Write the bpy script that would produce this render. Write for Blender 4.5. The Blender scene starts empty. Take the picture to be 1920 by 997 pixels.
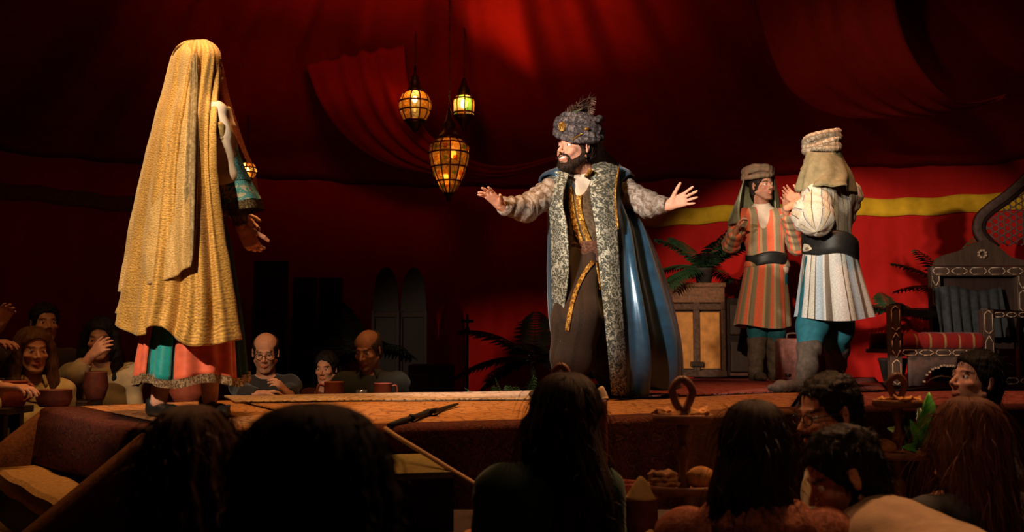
import bpy, math, random, colorsys
import numpy as np
from mathutils import Vector
random.seed(4); np.random.seed(4)
scene = bpy.context.scene
C = scene.collection
PI = math.pi

# ------------------------------------------------------------ camera
FPX = 1884.0                      # focal length in pixels of the 1920x997 frame
CAMZ = 1.45                       # eye level of somebody seated among the guests
STAGE = 1.10                      # top of the stage
PITCH = math.atan2(640 - 498.5, FPX)
cam_data = bpy.data.cameras.new('camera'); cam = bpy.data.objects.new('camera', cam_data); C.objects.link(cam)
cam.location = (0, 0, CAMZ); cam.rotation_euler = (PI/2 + PITCH, 0, 0)
cam_data.sensor_width = 36; cam_data.sensor_fit = 'HORIZONTAL'; cam_data.lens = 36*FPX/1920
cam_data.clip_start = 0.05; cam_data.clip_end = 60
cam_data.dof.use_dof = True; cam_data.dof.focus_distance = 5.8; cam_data.dof.aperture_fstop = 3.6
scene.camera = cam

# ------------------------------------------------------------ world, exposure
world = bpy.data.worlds.new('world'); scene.world = world; world.use_nodes = True
world.node_tree.nodes['Background'].inputs[0].default_value = (0.9, 0.35, 0.2, 1)
world.node_tree.nodes['Background'].inputs[1].default_value = 0.004
vs = scene.view_settings
vs.view_transform = 'Standard'; vs.look = 'None'; vs.gamma = 1; vs.use_curve_mapping = False
vs.exposure = 0.0

# ------------------------------------------------------------ stage lamps, and fills added for single figures
def spot(name, loc, aim, energy, col, cone, blend=.4, size=.06):
    l = bpy.data.lights.new(name, 'SPOT'); l.energy = energy; l.color = col
    l.spot_size = math.radians(cone); l.spot_blend = blend; l.shadow_soft_size = size
    o = bpy.data.objects.new(name, l); C.objects.link(o); o.location = loc
    o.rotation_euler = (Vector(aim) - Vector(loc)).to_track_quat('-Z', 'Y').to_euler()
    return o
WARM = (1.0, .72, .45); WHITE = (1.0, .86, .70); AMBER = (1.0, .50, .16)
spot('follow_spot_bearded_man', (-2.9, .4, 3.45), (.50, 6.05, 2.25), 2000, WHITE, 19, .35)
spot('follow_spot_veiled_woman', (-2.6, .3, 3.7), (-1.42, 4.5, 1.95), 950, WARM, 27, .4)
spot('follow_spot_guards', (-2.85, 0, 3.38), (2.3, 7.4, 2.1), 1700, WHITE, 16, .5)
spot('added_fill_orange_guard', (-.2, .6, 4.4), (2.12, 8.5, 2.0), 1300, WARM, 13, .5)  # extra lamp, added to brighten the guard behind the bearded man's shadow
spot('wall_wash', (-1.2, 2.4, 4.4), (4.4, 9.2, 2.2), 230, (1, .62, .42), 27, .9, .2)
spot('stage_downlight_left', (-1.6, 4.6, 4.6), (-1.2, 5.0, 1.1), 420, AMBER, 56, .9, .15)
spot('stage_downlight_centre', (.1, 5.0, 4.7), (.1, 5.0, 1.1), 420, AMBER, 54, .9, .15)
spot('stage_downlight_right', (2.0, 6.2, 4.7), (2.2, 6.4, 1.1), 300, (1, .42, .2), 60, .9, .15)
spot('stage_edge_light', (-.5, 5.6, 4.9), (-.25, 6.45, 1.1), 800, (1, .76, .60), 24, .9, .1)
spot('guest_downlight_left', (-2.6, 4.0, 4.4), (-2.9, 5.6, 1.3), 100, AMBER, 50, .8, .2)
spot('guest_downlight_back', (-.9, 5.4, 4.6), (-1.2, 6.9, 1.4), 130, AMBER, 36, .8, .2)
spot('guest_downlight_right', (2.0, 4.4, 4.3), (1.1, 3.0, 1.1), 420, (1, .47, .2), 56, .8, .2)
spot('guest_downlight_front', (-.4, 4.2, 4.3), (-.3, 2.6, 1.1), 80, (1, .45, .2), 56, .8, .2)
spot('guest_rim_light', (1.0, .9, 4.0), (1.3, 3.2, 1.0), 35, (1, .5, .25), 50, .9, .2)
spot('added_fill_far_right', (-.4, 3.4, 4.3), (1.9, 4.1, 1.32), 150, (1, .66, .42), 13, .9, .1)  # added fill on the face of the man looking up
spot('added_fill_linen', (-.9, 4.2, 4.2), (.95, 3.15, 1.15), 170, (1, .52, .24), 17, .9, .1)  # added fill for the face of the bearded man in linen
spot('added_backlight_frizzy', (-1.5, 3.7, 3.8), (-.64, 2.0, 1.22), 90, (1, .5, .2), 15, .9, .1)  # added backlight, gives the frizzy hair an amber outline
spot('tent_uplight', (-.45, 7.9, 3.3), (.25, 8.3, 4.3), 42, (1, .36, .09), 75, .9, .05)
spot('tent_wash', (-.6, 4.2, 3.4), (-.7, 7.3, 5.2), 300, (1, .32, .12), 84, .9, .3)

# ------------------------------------------------------------ pixel <-> place
def ray(px, py):
    x = (px - 960)/FPX; y = (498.5 - py)/FPX
    c, s = math.cos(PITCH), math.sin(PITCH)
    return np.array([x, c - s*y, s + c*y])
def P(px, py, d):                 # the point seen at a pixel, d metres in front of the camera
    r = ray(px, py); return np.array([0, 0, CAMZ]) + r*(d/r[1])
def S(px, py, z=STAGE):           # the point of a level plane seen at a pixel
    r = ray(px, py); return np.array([0, 0, CAMZ]) + r*((z - CAMZ)/r[2])
def npv(*a): return np.array(a, float)
def nrm(v):
    v = np.asarray(v, float); return v/(np.linalg.norm(v) + 1e-12)

# ------------------------------------------------------------ objects
def obj(name, me, m=None, parent=None, loc=None):
    o = bpy.data.objects.new(name, me); C.objects.link(o)
    if m is not None and me is not None and not me.materials: me.materials.append(m)
    if parent is not None: o.parent = parent
    if loc is not None: o.location = loc
    return o
def thing(name, label, cat, loc=(0, 0, 0), group=None):
    o = bpy.data.objects.new(name, None); C.objects.link(o); o.location = [float(v) for v in loc]
    o.empty_display_size = .1; o['label'] = label; o['category'] = cat
    if group: o['group'] = group
    return o
def tag(o, label, cat, group=None):
    o['label'] = label; o['category'] = cat
    if group: o['group'] = group
    return o
def wloc(o):
    v = np.array(o.location); 
    while o.parent is not None:
        o = o.parent; v = v + np.array(o.location)
    return v

class G:
    """a bag of faces that becomes ONE mesh object"""
    def __init__(s): s.V = []; s.F = []; s.U = []; s.T = []; s.n = 0
    def add(s, V, F, U=None, T=None):
        V = np.asarray(V, float).reshape(-1, 3)
        s.V.append(V); k = len(V)
        for f in (F if isinstance(F, list) else [F]):
            f = np.asarray(f, int)
            if f.size: s.F.append(f + s.n)
        s.U.append(np.zeros((k, 3)) if U is None else np.c_[U, np.zeros((k, 3 - np.shape(U)[1]))])
        s.T.append(np.ones((k, 3)) if T is None else np.asarray(T, float))
        s.n += k; return s
    def mesh(s, name, org=(0, 0, 0), smooth=True):
        V = np.concatenate(s.V) - np.asarray(org, float)
        me = bpy.data.meshes.new(name)
        me.vertices.add(len(V)); me.vertices.foreach_set('co', V.astype(np.float32).ravel())
        tot = [np.full(len(f), f.shape[1]) for f in s.F]; tot = np.concatenate(tot).astype(np.int32)
        idx = np.concatenate([f.ravel() for f in s.F]).astype(np.int32)
        me.loops.add(len(idx)); me.loops.foreach_set('vertex_index', idx)
        st = np.r_[0, np.cumsum(tot)[:-1]].astype(np.int32)
        me.polygons.add(len(tot)); me.polygons.foreach_set('loop_start', st); me.polygons.foreach_set('loop_total', tot)
        me.polygons.foreach_set('use_smooth', np.full(len(tot), smooth))
        a = me.attributes.new('suv', 'FLOAT_VECTOR', 'POINT'); a.data.foreach_set('vector', np.concatenate(s.U).astype(np.float32).ravel())
        T = np.concatenate(s.T)
        if not np.allclose(T, 1):
            a = me.attributes.new('tint', 'FLOAT_COLOR', 'POINT')
            a.data.foreach_set('color', np.c_[T, np.ones(len(T))].astype(np.float32).ravel())
        me.update(calc_edges=True); me.validate()
        return me
    def build(s, name, m, parent=None, smooth=True, loc=None, bevel=0):
        if parent is not None: org = wloc(parent)
        else: org = np.asarray(loc if loc is not None else np.concatenate(s.V).mean(0), float)
        o = obj(name, s.mesh(name, org, smooth), m, parent)
        if parent is None: o.location = [float(v) for v in org]
        if bevel:
            b = o.modifiers.new('bevel', 'BEVEL'); b.width = bevel; b.segments = 2; b.limit_method = 'ANGLE'
        return o

# ------------------------------------------------------------ shapes
def grid_faces(m, n, wrap=False):
    i = np.arange(m - 1)[:, None]; j = np.arange(n if wrap else n - 1)[None]
    j2 = (j + 1) % n
    return np.stack([i*n + j, i*n + j2, (i + 1)*n + j2, (i + 1)*n + j], -1).reshape(-1, 4)
def add_loft(g, R, wrap=True, cap=True, ulen=None):
    R = np.asarray(R, float); m, n = R.shape[:2]
    per = np.linalg.norm(np.diff(np.concatenate([R, R[:, :1]], 1), axis=1), axis=2).sum(1).mean()
    U = np.tile(np.linspace(0, 1, n, endpoint=not wrap), m)*per
    vl = np.r_[0, np.cumsum(np.linalg.norm(np.diff(R.mean(1), axis=0), axis=1))]
    F = [grid_faces(m, n, wrap)]
    V = R.reshape(-1, 3); UV = np.c_[U, np.repeat(vl, n), np.zeros(m*n)]
    if cap and wrap:
        for k, c in ((0, R[0].mean(0)), (m - 1, R[-1].mean(0))):
            V = np.vstack([V, c]); UV = np.vstack([UV, [0, vl[k], 0]])
            a = np.arange(n); t = np.c_[np.full(n, len(V) - 1), k*n + a, k*n + (a + 1) % n]
            F.append(t[:, ::-1] if k == 0 else t)
    g.add(V, F, UV); return g
def catmull(pts, per=6):
    p = np.asarray(pts, float); n = len(p)
    if n == 2: return p[0] + (p[1] - p[0])*np.linspace(0, 1, per + 1)[:, None] if p.ndim == 2 else np.stack([p[0]*(1-t)+p[1]*t for t in np.linspace(0, 1, per+1)])
    q = np.concatenate([[2*p[0] - p[1]], p, [2*p[-1] - p[-2]]]); out = []
    for i in range(n - 1):
        a, b, c, d = q[i:i+4]
        for t in np.arange(per)/per:
            out.append(.5*(2*b + (c - a)*t + (2*a - 5*b + 4*c - d)*t*t + (3*b - a - 3*c + d)*t**3))
    out.append(p[-1]); return np.array(out)
def sheet_pts(rows, ru=6, rv=6):          # rows of control points -> smooth grid
    a = np.asarray(rows, float)           # (m,n,3)
    a = catmull(a, rv); return np.swapaxes(catmull(np.swapaxes(a, 0, 1), ru), 0, 1)
def grid_normals(R):
    du = np.gradient(R, axis=1); dv = np.gradient(R, axis=0); n = np.cross(du, dv)
    return n/(np.linalg.norm(n, axis=2, keepdims=True) + 1e-9)
def add_sheet(g, R, thick=0.0):
    R = np.asarray(R, float); m, n = R.shape[:2]
    ul = np.r_[0, np.cumsum(np.linalg.norm(np.diff(R[m//2], axis=0), axis=1))]
    vl = np.r_[0, np.cumsum(np.linalg.norm(np.diff(R[:, n//2], axis=0), axis=1))]
    UV = np.c_[np.tile(ul, m), np.repeat(vl, n), np.zeros(m*n)]
    if not thick:
        g.add(R.reshape(-1, 3), grid_faces(m, n), UV); return g
    N = grid_normals(R)*thick/2; V = np.concatenate([(R + N).reshape(-1, 3), (R - N).reshape(-1, 3)])
    f = grid_faces(m, n); k = m*n
    edge = np.r_[np.arange(n), np.arange(1, m)*n + n - 1, (m - 1)*n + np.arange(n - 2, -1, -1), np.arange(m - 2, 0, -1)*n]
    e2 = np.roll(edge, -1); rim = np.c_[edge, edge + k, e2 + k, e2]
    g.add(V, [f, f[:, ::-1] + k, rim], np.concatenate([UV, UV])); return g
def frames(pts):
    pts = np.asarray(pts, float); t = np.gradient(pts, axis=0); t /= np.linalg.norm(t, axis=1, keepdims=True) + 1e-12
    a = np.cross(t[0], [0, 0, 1.]); 
    if np.linalg.norm(a) < .1: a = np.cross(t[0], [1., 0, 0])
    a = nrm(a); A = []
    for k in t:
        a = nrm(a - k*np.dot(a, k)); A.append(a)
    A = np.array(A); return t, A, np.cross(t, A)
def add_tube(g, pts, r, n=8, cap=True, flat=1.0):
    pts = np.asarray(pts, float); r = np.broadcast_to(r, (len(pts),))
    t, A, B = frames(pts); th = np.linspace(0, 2*PI, n, endpoint=False)
    R = pts[:, None] + r[:, None, None]*(A[:, None]*np.cos(th)[None, :, None] + flat*B[:, None]*np.sin(th)[None, :, None])
    return add_loft(g, R, True, cap)
def add_lathe(g, c, prof, n=24, cap=True, squash=1.0):
    th = np.linspace(0, 2*PI, n, endpoint=False)
    R = np.array([[[c[0] + r*math.cos(a), c[1] + squash*r*math.sin(a), c[2] + z] for a in th] for r, z in prof])
    return add_loft(g, R, True, cap)
BOXF = np.array([[0, 3, 2, 1], [4, 5, 6, 7], [0, 1, 5, 4], [1, 2, 6, 5], [2, 3, 7, 6], [3, 0, 4, 7]])
def add_hex(g, b, t): g.add(list(b) + list(t), BOXF); return g         # 4 bottom + 4 top corners
def add_box(g, c, s, M=None):
    c = np.asarray(c, float); s = np.asarray(s, float)/2
    q = np.array([[-1, -1, -1], [1, -1, -1], [1, 1, -1], [-1, 1, -1], [-1, -1, 1], [1, -1, 1], [1, 1, 1], [-1, 1, 1]])*s
    if M is not None: q = q @ np.asarray(M).T
    g.add(c + q, BOXF); return g
def rotz(a): return np.array([[math.cos(a), -math.sin(a), 0], [math.sin(a), math.cos(a), 0], [0, 0, 1]])
def sn(V, f, seed=0, o=3):                 # cheap smooth noise in -1..1
    rs = np.random.RandomState(seed); V = np.asarray(V, float); out = np.zeros(len(V)); a = 1.; tot = 0
    for k in range(o):
        D = rs.normal(size=(3, 3)); D /= np.linalg.norm(D, axis=1, keepdims=True); ph = rs.rand(3)*6.28
        w = V + .15/f*np.sin(V[:, [1, 2, 0]]*f*2.1 + ph)
        out += a*np.sin(w @ D.T*f + ph).sum(1)/2.2; tot += a; a *= .55; f *= 1.9
    return out/tot

# ------------------------------------------------------------ signed distance bodies (one continuous skin)
def cap_(p0, r0, p1, r1=None, ax=None, fl=1.0, k=None): return ('c', np.asarray(p0, float), r0, np.asarray(p1, float), r0 if r1 is None else r1, None if ax is None else nrm(ax), fl, k)
def ell_(c, r, R=None, k=None): return ('e', np.asarray(c, float), np.asarray(r, float), np.eye(3) if R is None else np.asarray(R, float), k)
def cut_(c, r, R=None, k=None): return ('s',) + ell_(c, r, R, k)[1:]
def pl_(p, n, k=None): return ('p', np.asarray(p, float), nrm(n), k)     # keep the side n points away from
def prim_d(q, X):
    if q[0] == 'c':
        _, a, ra, b, rb, ax, fl, k = q; A = X - a; ba = b - a
        if ax is not None:
            m = (1/fl - 1); A = A + m*(A @ ax)[..., None]*ax; ba = ba + m*(ba @ ax)*ax
        h = np.clip((A @ ba)/max(ba @ ba, 1e-9), 0, 1)
        return np.linalg.norm(A - h[..., None]*ba, axis=-1) - (ra + (rb - ra)*h)
    if q[0] in 'es':
        _, c, r, R, k = q; Y = (X - c) @ R
        k0 = np.linalg.norm(Y/r, axis=-1); k1 = np.linalg.norm(Y/(r*r), axis=-1) + 1e-9
        return k0*(k0 - 1)/k1
    return (X - q[1]) @ q[2]
def prim_box(q):
    if q[0] == 'c':
        m = max(q[2], q[4])*max(1, q[6]); return np.minimum(q[1], q[3]) - m, np.maximum(q[1], q[3]) + m
    if q[0] in 'es':
        m = np.abs(q[3]) @ q[2]; return q[1] - m, q[1] + m
    return None
def sdf_mesh(prims, vox, k=.02):
    add = [q for q in prims if q[0] in 'ce']; C0 = max(4*vox, 2*k)
    bs = [prim_box(q) for q in add]; lo = np.min([b[0] for b in bs], 0) - 2.5*vox; hi = np.max([b[1] for b in bs], 0) + 2.5*vox
    N = np.ceil((hi - lo)/vox).astype(int) + 2
    ax = [lo[i] + np.arange(N[i])*vox for i in range(3)]
    f = np.full(N, C0, np.float64)
    for q in prims:
        kk = k if q[-1] is None else q[-1]
        b = prim_box(q)
        if b is None: s = [slice(0, N[i]) for i in range(3)]
        else:
            i0 = np.clip(np.floor((b[0] - C0 - lo)/vox).astype(int), 0, N - 1); i1 = np.clip(np.ceil((b[1] + C0 - lo)/vox).astype(int) + 1, 1, N)
            s = [slice(i0[i], i1[i]) for i in range(3)]
        X = np.stack(np.meshgrid(ax[0][s[0]], ax[1][s[1]], ax[2][s[2]], indexing='ij'), -1)
        d = prim_d(q, X); F = f[s[0], s[1], s[2]]
        if q[0] in 'ce':
            h = np.maximum(kk - np.abs(F - d), 0)/kk; F[...] = np.minimum(F, d) - h*h*kk/4
        else:
            d = -d if q[0] == 's' else d
            h = np.maximum(kk - np.abs(F - d), 0)/kk; F[...] = np.maximum(F, d) + h*h*kk/4
    return surf_nets(f, lo, vox)
def surf_nets(f, lo, vox):
    s = f < 0; n = np.array(f.shape)
    c = np.zeros(n - 1, int)
    for a in (0, 1):
        for b in (0, 1):
            for d in (0, 1): c += s[a:n[0]-1+a, b:n[1]-1+b, d:n[2]-1+d]
    act = (c > 0) & (c < 8); I = np.argwhere(act); idx = np.full(act.shape, -1); idx[act] = np.arange(len(I))
    acc = np.zeros((len(I), 3)); cnt = np.zeros(len(I))
    cor = [(a, b, d) for a in (0, 1) for b in (0, 1) for d in (0, 1)]
    for p in cor:
        for q in cor:
            if sum(abs(p[i]-q[i]) for i in range(3)) == 1 and p < q:
                f0 = f[I[:, 0]+p[0], I[:, 1]+p[1], I[:, 2]+p[2]]; f1 = f[I[:, 0]+q[0], I[:, 1]+q[1], I[:, 2]+q[2]]
                m = (f0 < 0) != (f1 < 0); t = np.where(m, f0/np.where(m, f0-f1, 1), 0)
                pt = np.array(p)[None] + t[:, None]*(np.array(q)-np.array(p))[None]
                acc[m] += pt[m]; cnt[m] += 1
    V = lo + (I + acc/cnt[:, None])*vox
    F = []
    for a in range(3):
        b, d = (a+1) % 3, (a+2) % 3
        sl0 = [slice(None)]*3; sl1 = [slice(None)]*3; sl0[a] = slice(0, -1); sl1[a] = slice(1, None)
        x = s[tuple(sl0)] != s[tuple(sl1)]; E = np.argwhere(x)
        E = E[(E[:, b] > 0) & (E[:, d] > 0) & (E[:, b] < n[b]-1) & (E[:, d] < n[d]-1)]
        if not len(E): continue
        def cell(db, dd):
            q = E.copy(); q[:, b] += db; q[:, d] += dd; return idx[q[:, 0], q[:, 1], q[:, 2]]
        Q = np.c_[cell(-1, -1), cell(0, -1), cell(0, 0), cell(-1, 0)]
        ins = s[E[:, 0], E[:, 1], E[:, 2]]
        Q[~ins] = Q[~ins][:, ::-1]; F.append(Q)
    F = np.concatenate(F); F = F[(F >= 0).all(1)]
    return V, F
def smooth_np(V, F, it=2, lam=.5):
    e = np.concatenate([F[:, [0, 1]], F[:, [1, 2]], F[:, [2, 3]], F[:, [3, 0]]])
    e = np.concatenate([e, e[:, ::-1]]); n = len(V)
    deg = np.bincount(e[:, 0], minlength=n)[:, None] + 1e-9
    for _ in range(it):
        a = np.stack([np.bincount(e[:, 0], V[e[:, 1], i], n) for i in range(3)], 1)/deg
        V = V + lam*(a - V)
    return V
def vnormals(V, F):
    fn = np.cross(V[F[:, 2]] - V[F[:, 0]], V[F[:, 3]] - V[F[:, 1]])
    N = np.stack([sum(np.bincount(F[:, j], fn[:, i], len(V)) for j in range(4)) for i in range(3)], 1)
    return N/(np.linalg.norm(N, axis=1, keepdims=True) + 1e-12)
def seg_uv(V, prims, refv=(0, -1, 0)):   # cloth coordinates: round and along the nearest limb
    best = np.full(len(V), 1e9); U = np.zeros((len(V), 3))
    for i, q in enumerate(prims):
        if q[0] != 'c': continue
        d = prim_d(q, V); m = d < best
        if not m.any(): continue
        a, b = q[1], q[3]; t = nrm(b - a) if np.linalg.norm(b - a) > 1e-6 else npv(0, 0, -1)
        r = np.asarray(refv, float); r = r - t*np.dot(r, t)
        if np.linalg.norm(r) < .1: r = npv(1, 0, 0) - t*t[0]
        r = nrm(r); w = np.cross(t, r); A = V[m] - a
        U[m] = np.c_[np.arctan2(A @ w, A @ r)*(q[2]+q[4])/2, A @ t, np.full(m.sum(), float(i))]; best[m] = d[m]
    return U
def add_sdf(g, prims, vox, k=.02, smooth=1, wr=0, wf=30, seed=0, wdir=None, tint=None, ring=0, rf=110):
    V, F = sdf_mesh(prims, vox, k)
    if smooth: V = smooth_np(V, F, smooth)
    if wr:
        N = vnormals(V, F); X = V*(np.ones(3) if wdir is None else np.asarray(wdir))
        w = sn(X, wf, seed, 3); V = V + N*(wr*w)[:, None]
    U = seg_uv(V, prims)
    if ring:
        N = vnormals(V, F); V = V + N*(ring*np.sin(U[:, 1]*rf + 1.3*U[:, 0]*20 + 2.2*sn(V, 16, seed + 5))*(.4 + .6*np.abs(sn(V, 9, seed + 7))))[:, None]
    g.add(V, F, U, None if tint is None else tint(V)); return g

from mathutils.bvhtree import BVHTree
def bvh_of(*gs):
    V = []; F = []; n = 0
    for g in gs:
        for v in g.V: V.append(v)
        for f in g.F: F += [tuple(int(i) + n for i in r) for r in f]
        n += g.n
    return BVHTree.FromPolygons([tuple(v) for v in np.concatenate(V)], F)
def onto(b, px, py, off=.006, dflt=6.0):      # where the line of sight through a pixel meets a garment
    o = np.array([0, 0, CAMZ]); r = ray(px, py); h = b.ray_cast(Vector(o), Vector(nrm(r)))
    if h[0] is None: return P(px, py, dflt)
    return np.array(h[0]) - nrm(r)*off
def strip_on(g, b, path, w, off=.006, thick=.006, per=8, dflt=6.0):   # braid sewn along a path on a garment; w in pixels
    c = catmull(np.array(path, float), per); t = np.gradient(c, axis=0); nn = np.c_[-t[:, 1], t[:, 0]]; nn /= np.linalg.norm(nn, axis=1, keepdims=True)
    R = np.array([[onto(b, *(p + n*k*w/2), off, dflt) for k in (-1, -.33, .33, 1)] for p, n in zip(c, nn)])
    d = R.mean(1)[:, 1]; 
    add_sheet(g, R, thick); return g
# ------------------------------------------------------------ materials
class N_:
    def __init__(s, name):
        s.m = bpy.data.materials.new(name); s.m.use_nodes = True; s.t = s.m.node_tree; s.b = s.t.nodes['Principled BSDF']; s.out = s.t.nodes['Material Output']
    def n(s, kind, **kw):
        x = s.t.nodes.new(kind)
        for k, v in kw.items():
            if hasattr(x, k): setattr(x, k, v)
            else: x.inputs[k].default_value = v
        return x
    def l(s, a, b): s.t.links.new(a, b)
    def co(s, kind): 
        if kind == 'suv': return s.n('ShaderNodeAttribute', attribute_name='suv').outputs['Vector']
        return s.n('ShaderNodeTexCoord').outputs['Object']
    def sc(s, v, sca, rot=(0, 0, 0)):
        x = s.n('ShaderNodeMapping'); x.inputs['Scale'].default_value = sca; x.inputs['Rotation'].default_value = rot; s.l(v, x.inputs['Vector']); return x.outputs[0]
    def noise(s, v, scale, det=3, rough=.55, dist=0): 
        x = s.n('ShaderNodeTexNoise'); x.inputs['Scale'].default_value = scale; x.inputs['Detail'].default_value = det; x.inputs['Roughness'].default_value = rough; x.inputs['Distortion'].default_value = dist
        s.l(v, x.inputs['Vector']); return x.outputs['Fac']
    def ramp(s, f, stops, mode='LINEAR'):
        x = s.n('ShaderNodeValToRGB'); x.color_ramp.interpolation = mode; e = x.color_ramp.elements
        while len(e) < len(stops): e.new(.5)
        for a, (p, c) in zip(e, stops): a.position = p; a.color = (*c, 1) if hasattr(c, '__len__') else (c, c, c, 1)
        s.l(f, x.inputs['Fac']); return x.outputs['Color']
    def mix(s, f, a, b, mode='MIX'):
        x = s.n('ShaderNodeMix', data_type='RGBA', blend_type=mode)
        for v, i in ((f, 0), (a, 6), (b, 7)):
            if hasattr(v, 'is_linked') or isinstance(v, bpy.types.NodeSocket): s.l(v, x.inputs[i])
            else: x.inputs[i].default_value = v if i == 0 else (*v, 1)
        return x.outputs[2]
    def math(s, op, a, b=0):
        x = s.n('ShaderNodeMath', operation=op)
        for v, i in ((a, 0), (b, 1)):
            if isinstance(v, bpy.types.NodeSocket): s.l(v, x.inputs[i])
            else: x.inputs[i].default_value = v
        return x.outputs[0]
    def bump(s, h, st, dist=.01):
        x = s.n('ShaderNodeBump'); x.inputs['Strength'].default_value = st; x.inputs['Distance'].default_value = dist; s.l(h, x.inputs['Height']); s.l(x.outputs[0], s.b.inputs['Normal'])
    def col(s, c):
        i = s.b.inputs['Base Color']
        if isinstance(c, bpy.types.NodeSocket): s.l(c, i)
        else: i.default_value = (*c, 1)
    def set(s, **kw):
        for k, v in kw.items(): s.b.inputs[k].default_value = v
        return s
def hx(h): 
    c = [int(h[i:i+2], 16)/255 for i in (0, 2, 4)]
    return tuple(v/12.92 if v <= .04045 else ((v+.055)/1.055)**2.4 for v in c)
def mul(c, f): return tuple(v*f for v in c)
def plain(name, c, rough=.7, metal=0, var=.25, vs=30, bump=.2, bs=200, co='obj', spec=.3, sheen=0):
    n = N_(name); v = n.co(co); f = n.noise(v, vs)
    n.col(n.ramp(f, [(.3, mul(c, 1-var)), (.7, mul(c, 1+var))])); n.set(Roughness=rough, Metallic=metal)
    n.b.inputs['Specular IOR Level'].default_value = spec
    if sheen: n.b.inputs['Sheen Weight'].default_value = sheen
    if bump: n.bump(n.noise(v, bs, 2), bump, .004)
    return n.m
def two(name, a, b, scale=60, lo=.45, hi=.55, rough=.6, metal=0, co='suv', bump=.3, dist=1.0, metal_b=None, big=.4, fine_=.18):   # brocade: figure on ground
    n = N_(name); v = n.co(co); f = n.noise(v, scale, 4, .6, dist); w = n.ramp(f, [(lo, 0.), (hi, 1.)])
    fine = n.noise(v, scale*6, 2); base = n.mix(w, a, b); base = n.mix(n.ramp(n.noise(v, scale*.22, 2), [(.42, big), (.62, 0.)]), base, mul(a, .6)); n.col(n.mix(n.ramp(fine, [(.35, 0.), (.75, fine_)]), base, mul(b, 1.4)))
    n.set(Roughness=rough, Metallic=metal); n.b.inputs['Specular IOR Level'].default_value = .12
    if metal_b is not None: n.l(n.math('MULTIPLY', w, metal_b), n.b.inputs['Metallic'])
    n.bump(n.math('ADD', w, fine), bump, .004); return n.m
def stripes(name, cols, period, rough=.75, coord=0, co='suv', noise=.35, ns=90, sheen=.2):       # cols: (width, colour)
    n = N_(name); v = n.co(co); sx = n.n('ShaderNodeSeparateXYZ'); n.l(v, sx.inputs[0])
    x = n.math('FRACT', n.math('ADD', n.math('DIVIDE', sx.outputs[coord], period), 50.0)); tot = sum(w for w, _ in cols); p = 0; st = []
    for w, c in cols: st.append((p/tot, c)); p += w
    c = n.ramp(x, st, 'CONSTANT'); f = n.noise(v, ns, 3)
    n.col(n.mix(n.ramp(f, [(.35, 0.), (.7, noise)]), c, (.05, .03, .02))); n.set(Roughness=rough); n.b.inputs['Sheen Weight'].default_value = sheen*.4; n.b.inputs['Specular IOR Level'].default_value = .15
    n.bump(n.noise(v, 250, 2), .25, .004); return n.m
def skin(name, c):
    n = N_(name); v = n.co('obj'); f = n.noise(v, 45, 3); base = n.ramp(f, [(.3, mul(c, .86)), (.7, mul(c, 1.1))])
    a = n.n('ShaderNodeAttribute', attribute_name='tint'); n.col(n.mix(1.0, base, a.outputs['Color'], 'MULTIPLY'))
    n.set(Roughness=.6); n.b.inputs['Specular IOR Level'].default_value = .3; n.b.inputs['Subsurface Weight'].default_value = .12; n.b.inputs['Subsurface Radius'].default_value = (.012, .005, .003); n.b.inputs['Subsurface Scale'].default_value = .5
    n.bump(n.noise(v, 400, 2), .12, .002); return n.m
def hairm(name, c, rough=.6):
    n = N_(name); v = n.co('suv'); f = n.noise(n.sc(v, (160, 9, 1)), 1, 3); n.col(n.ramp(f, [(.3, mul(c, .45)), (.72, mul(c, 1.5))])); n.set(Roughness=rough); n.b.inputs['Specular IOR Level'].default_value = .14
    n.bump(f, .6, .01); return n.m
def emit(name, c, st):
    n = N_(name); n.col((0, 0, 0)); n.b.inputs['Emission Color'].default_value = (*c, 1); n.b.inputs['Emission Strength'].default_value = st; return n.m
def glassy(name, c, opac=.5):      # coloured seedy lantern glass: part stained, part see-through
    n = N_(name); v = n.co('obj'); f = n.noise(v, 55, 2); tr = n.n('ShaderNodeBsdfTransparent'); tr.inputs[0].default_value = (*c, 1)
    tl = n.n('ShaderNodeBsdfTranslucent'); n.l(n.ramp(f, [(.35, mul(c, .35)), (.65, c)]), tl.inputs[0])
    gl = n.n('ShaderNodeBsdfGlossy'); gl.inputs[1].default_value = .15
    m1 = n.n('ShaderNodeMixShader'); m1.inputs[0].default_value = opac; n.l(tr.outputs[0], m1.inputs[1]); n.l(tl.outputs[0], m1.inputs[2])
    m2 = n.n('ShaderNodeMixShader'); m2.inputs[0].default_value = .05; n.l(m1.outputs[0], m2.inputs[1]); n.l(gl.outputs[0], m2.inputs[2])
    n.l(m2.outputs[0], n.out.inputs[0]); return n.m
def sheer(name, c, opac=.35, scale=300, weave=True, metal=0.):
    n = N_(name); v = n.co('suv'); tr = n.n('ShaderNodeBsdfTransparent'); n.col(c); n.set(Roughness=.45, Metallic=metal)
    mx = n.n('ShaderNodeMixShader'); f = n.noise(n.sc(v, (1, .35, 1)), scale, 2); n.l(n.ramp(f, [(.40, max(0, opac-.3)), (.6, min(1, opac+.3))]), mx.inputs[0])
    n.l(tr.outputs[0], mx.inputs[1]); n.l(n.b.outputs[0], mx.inputs[2]); n.l(mx.outputs[0], n.out.inputs[0]); return n.m
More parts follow.
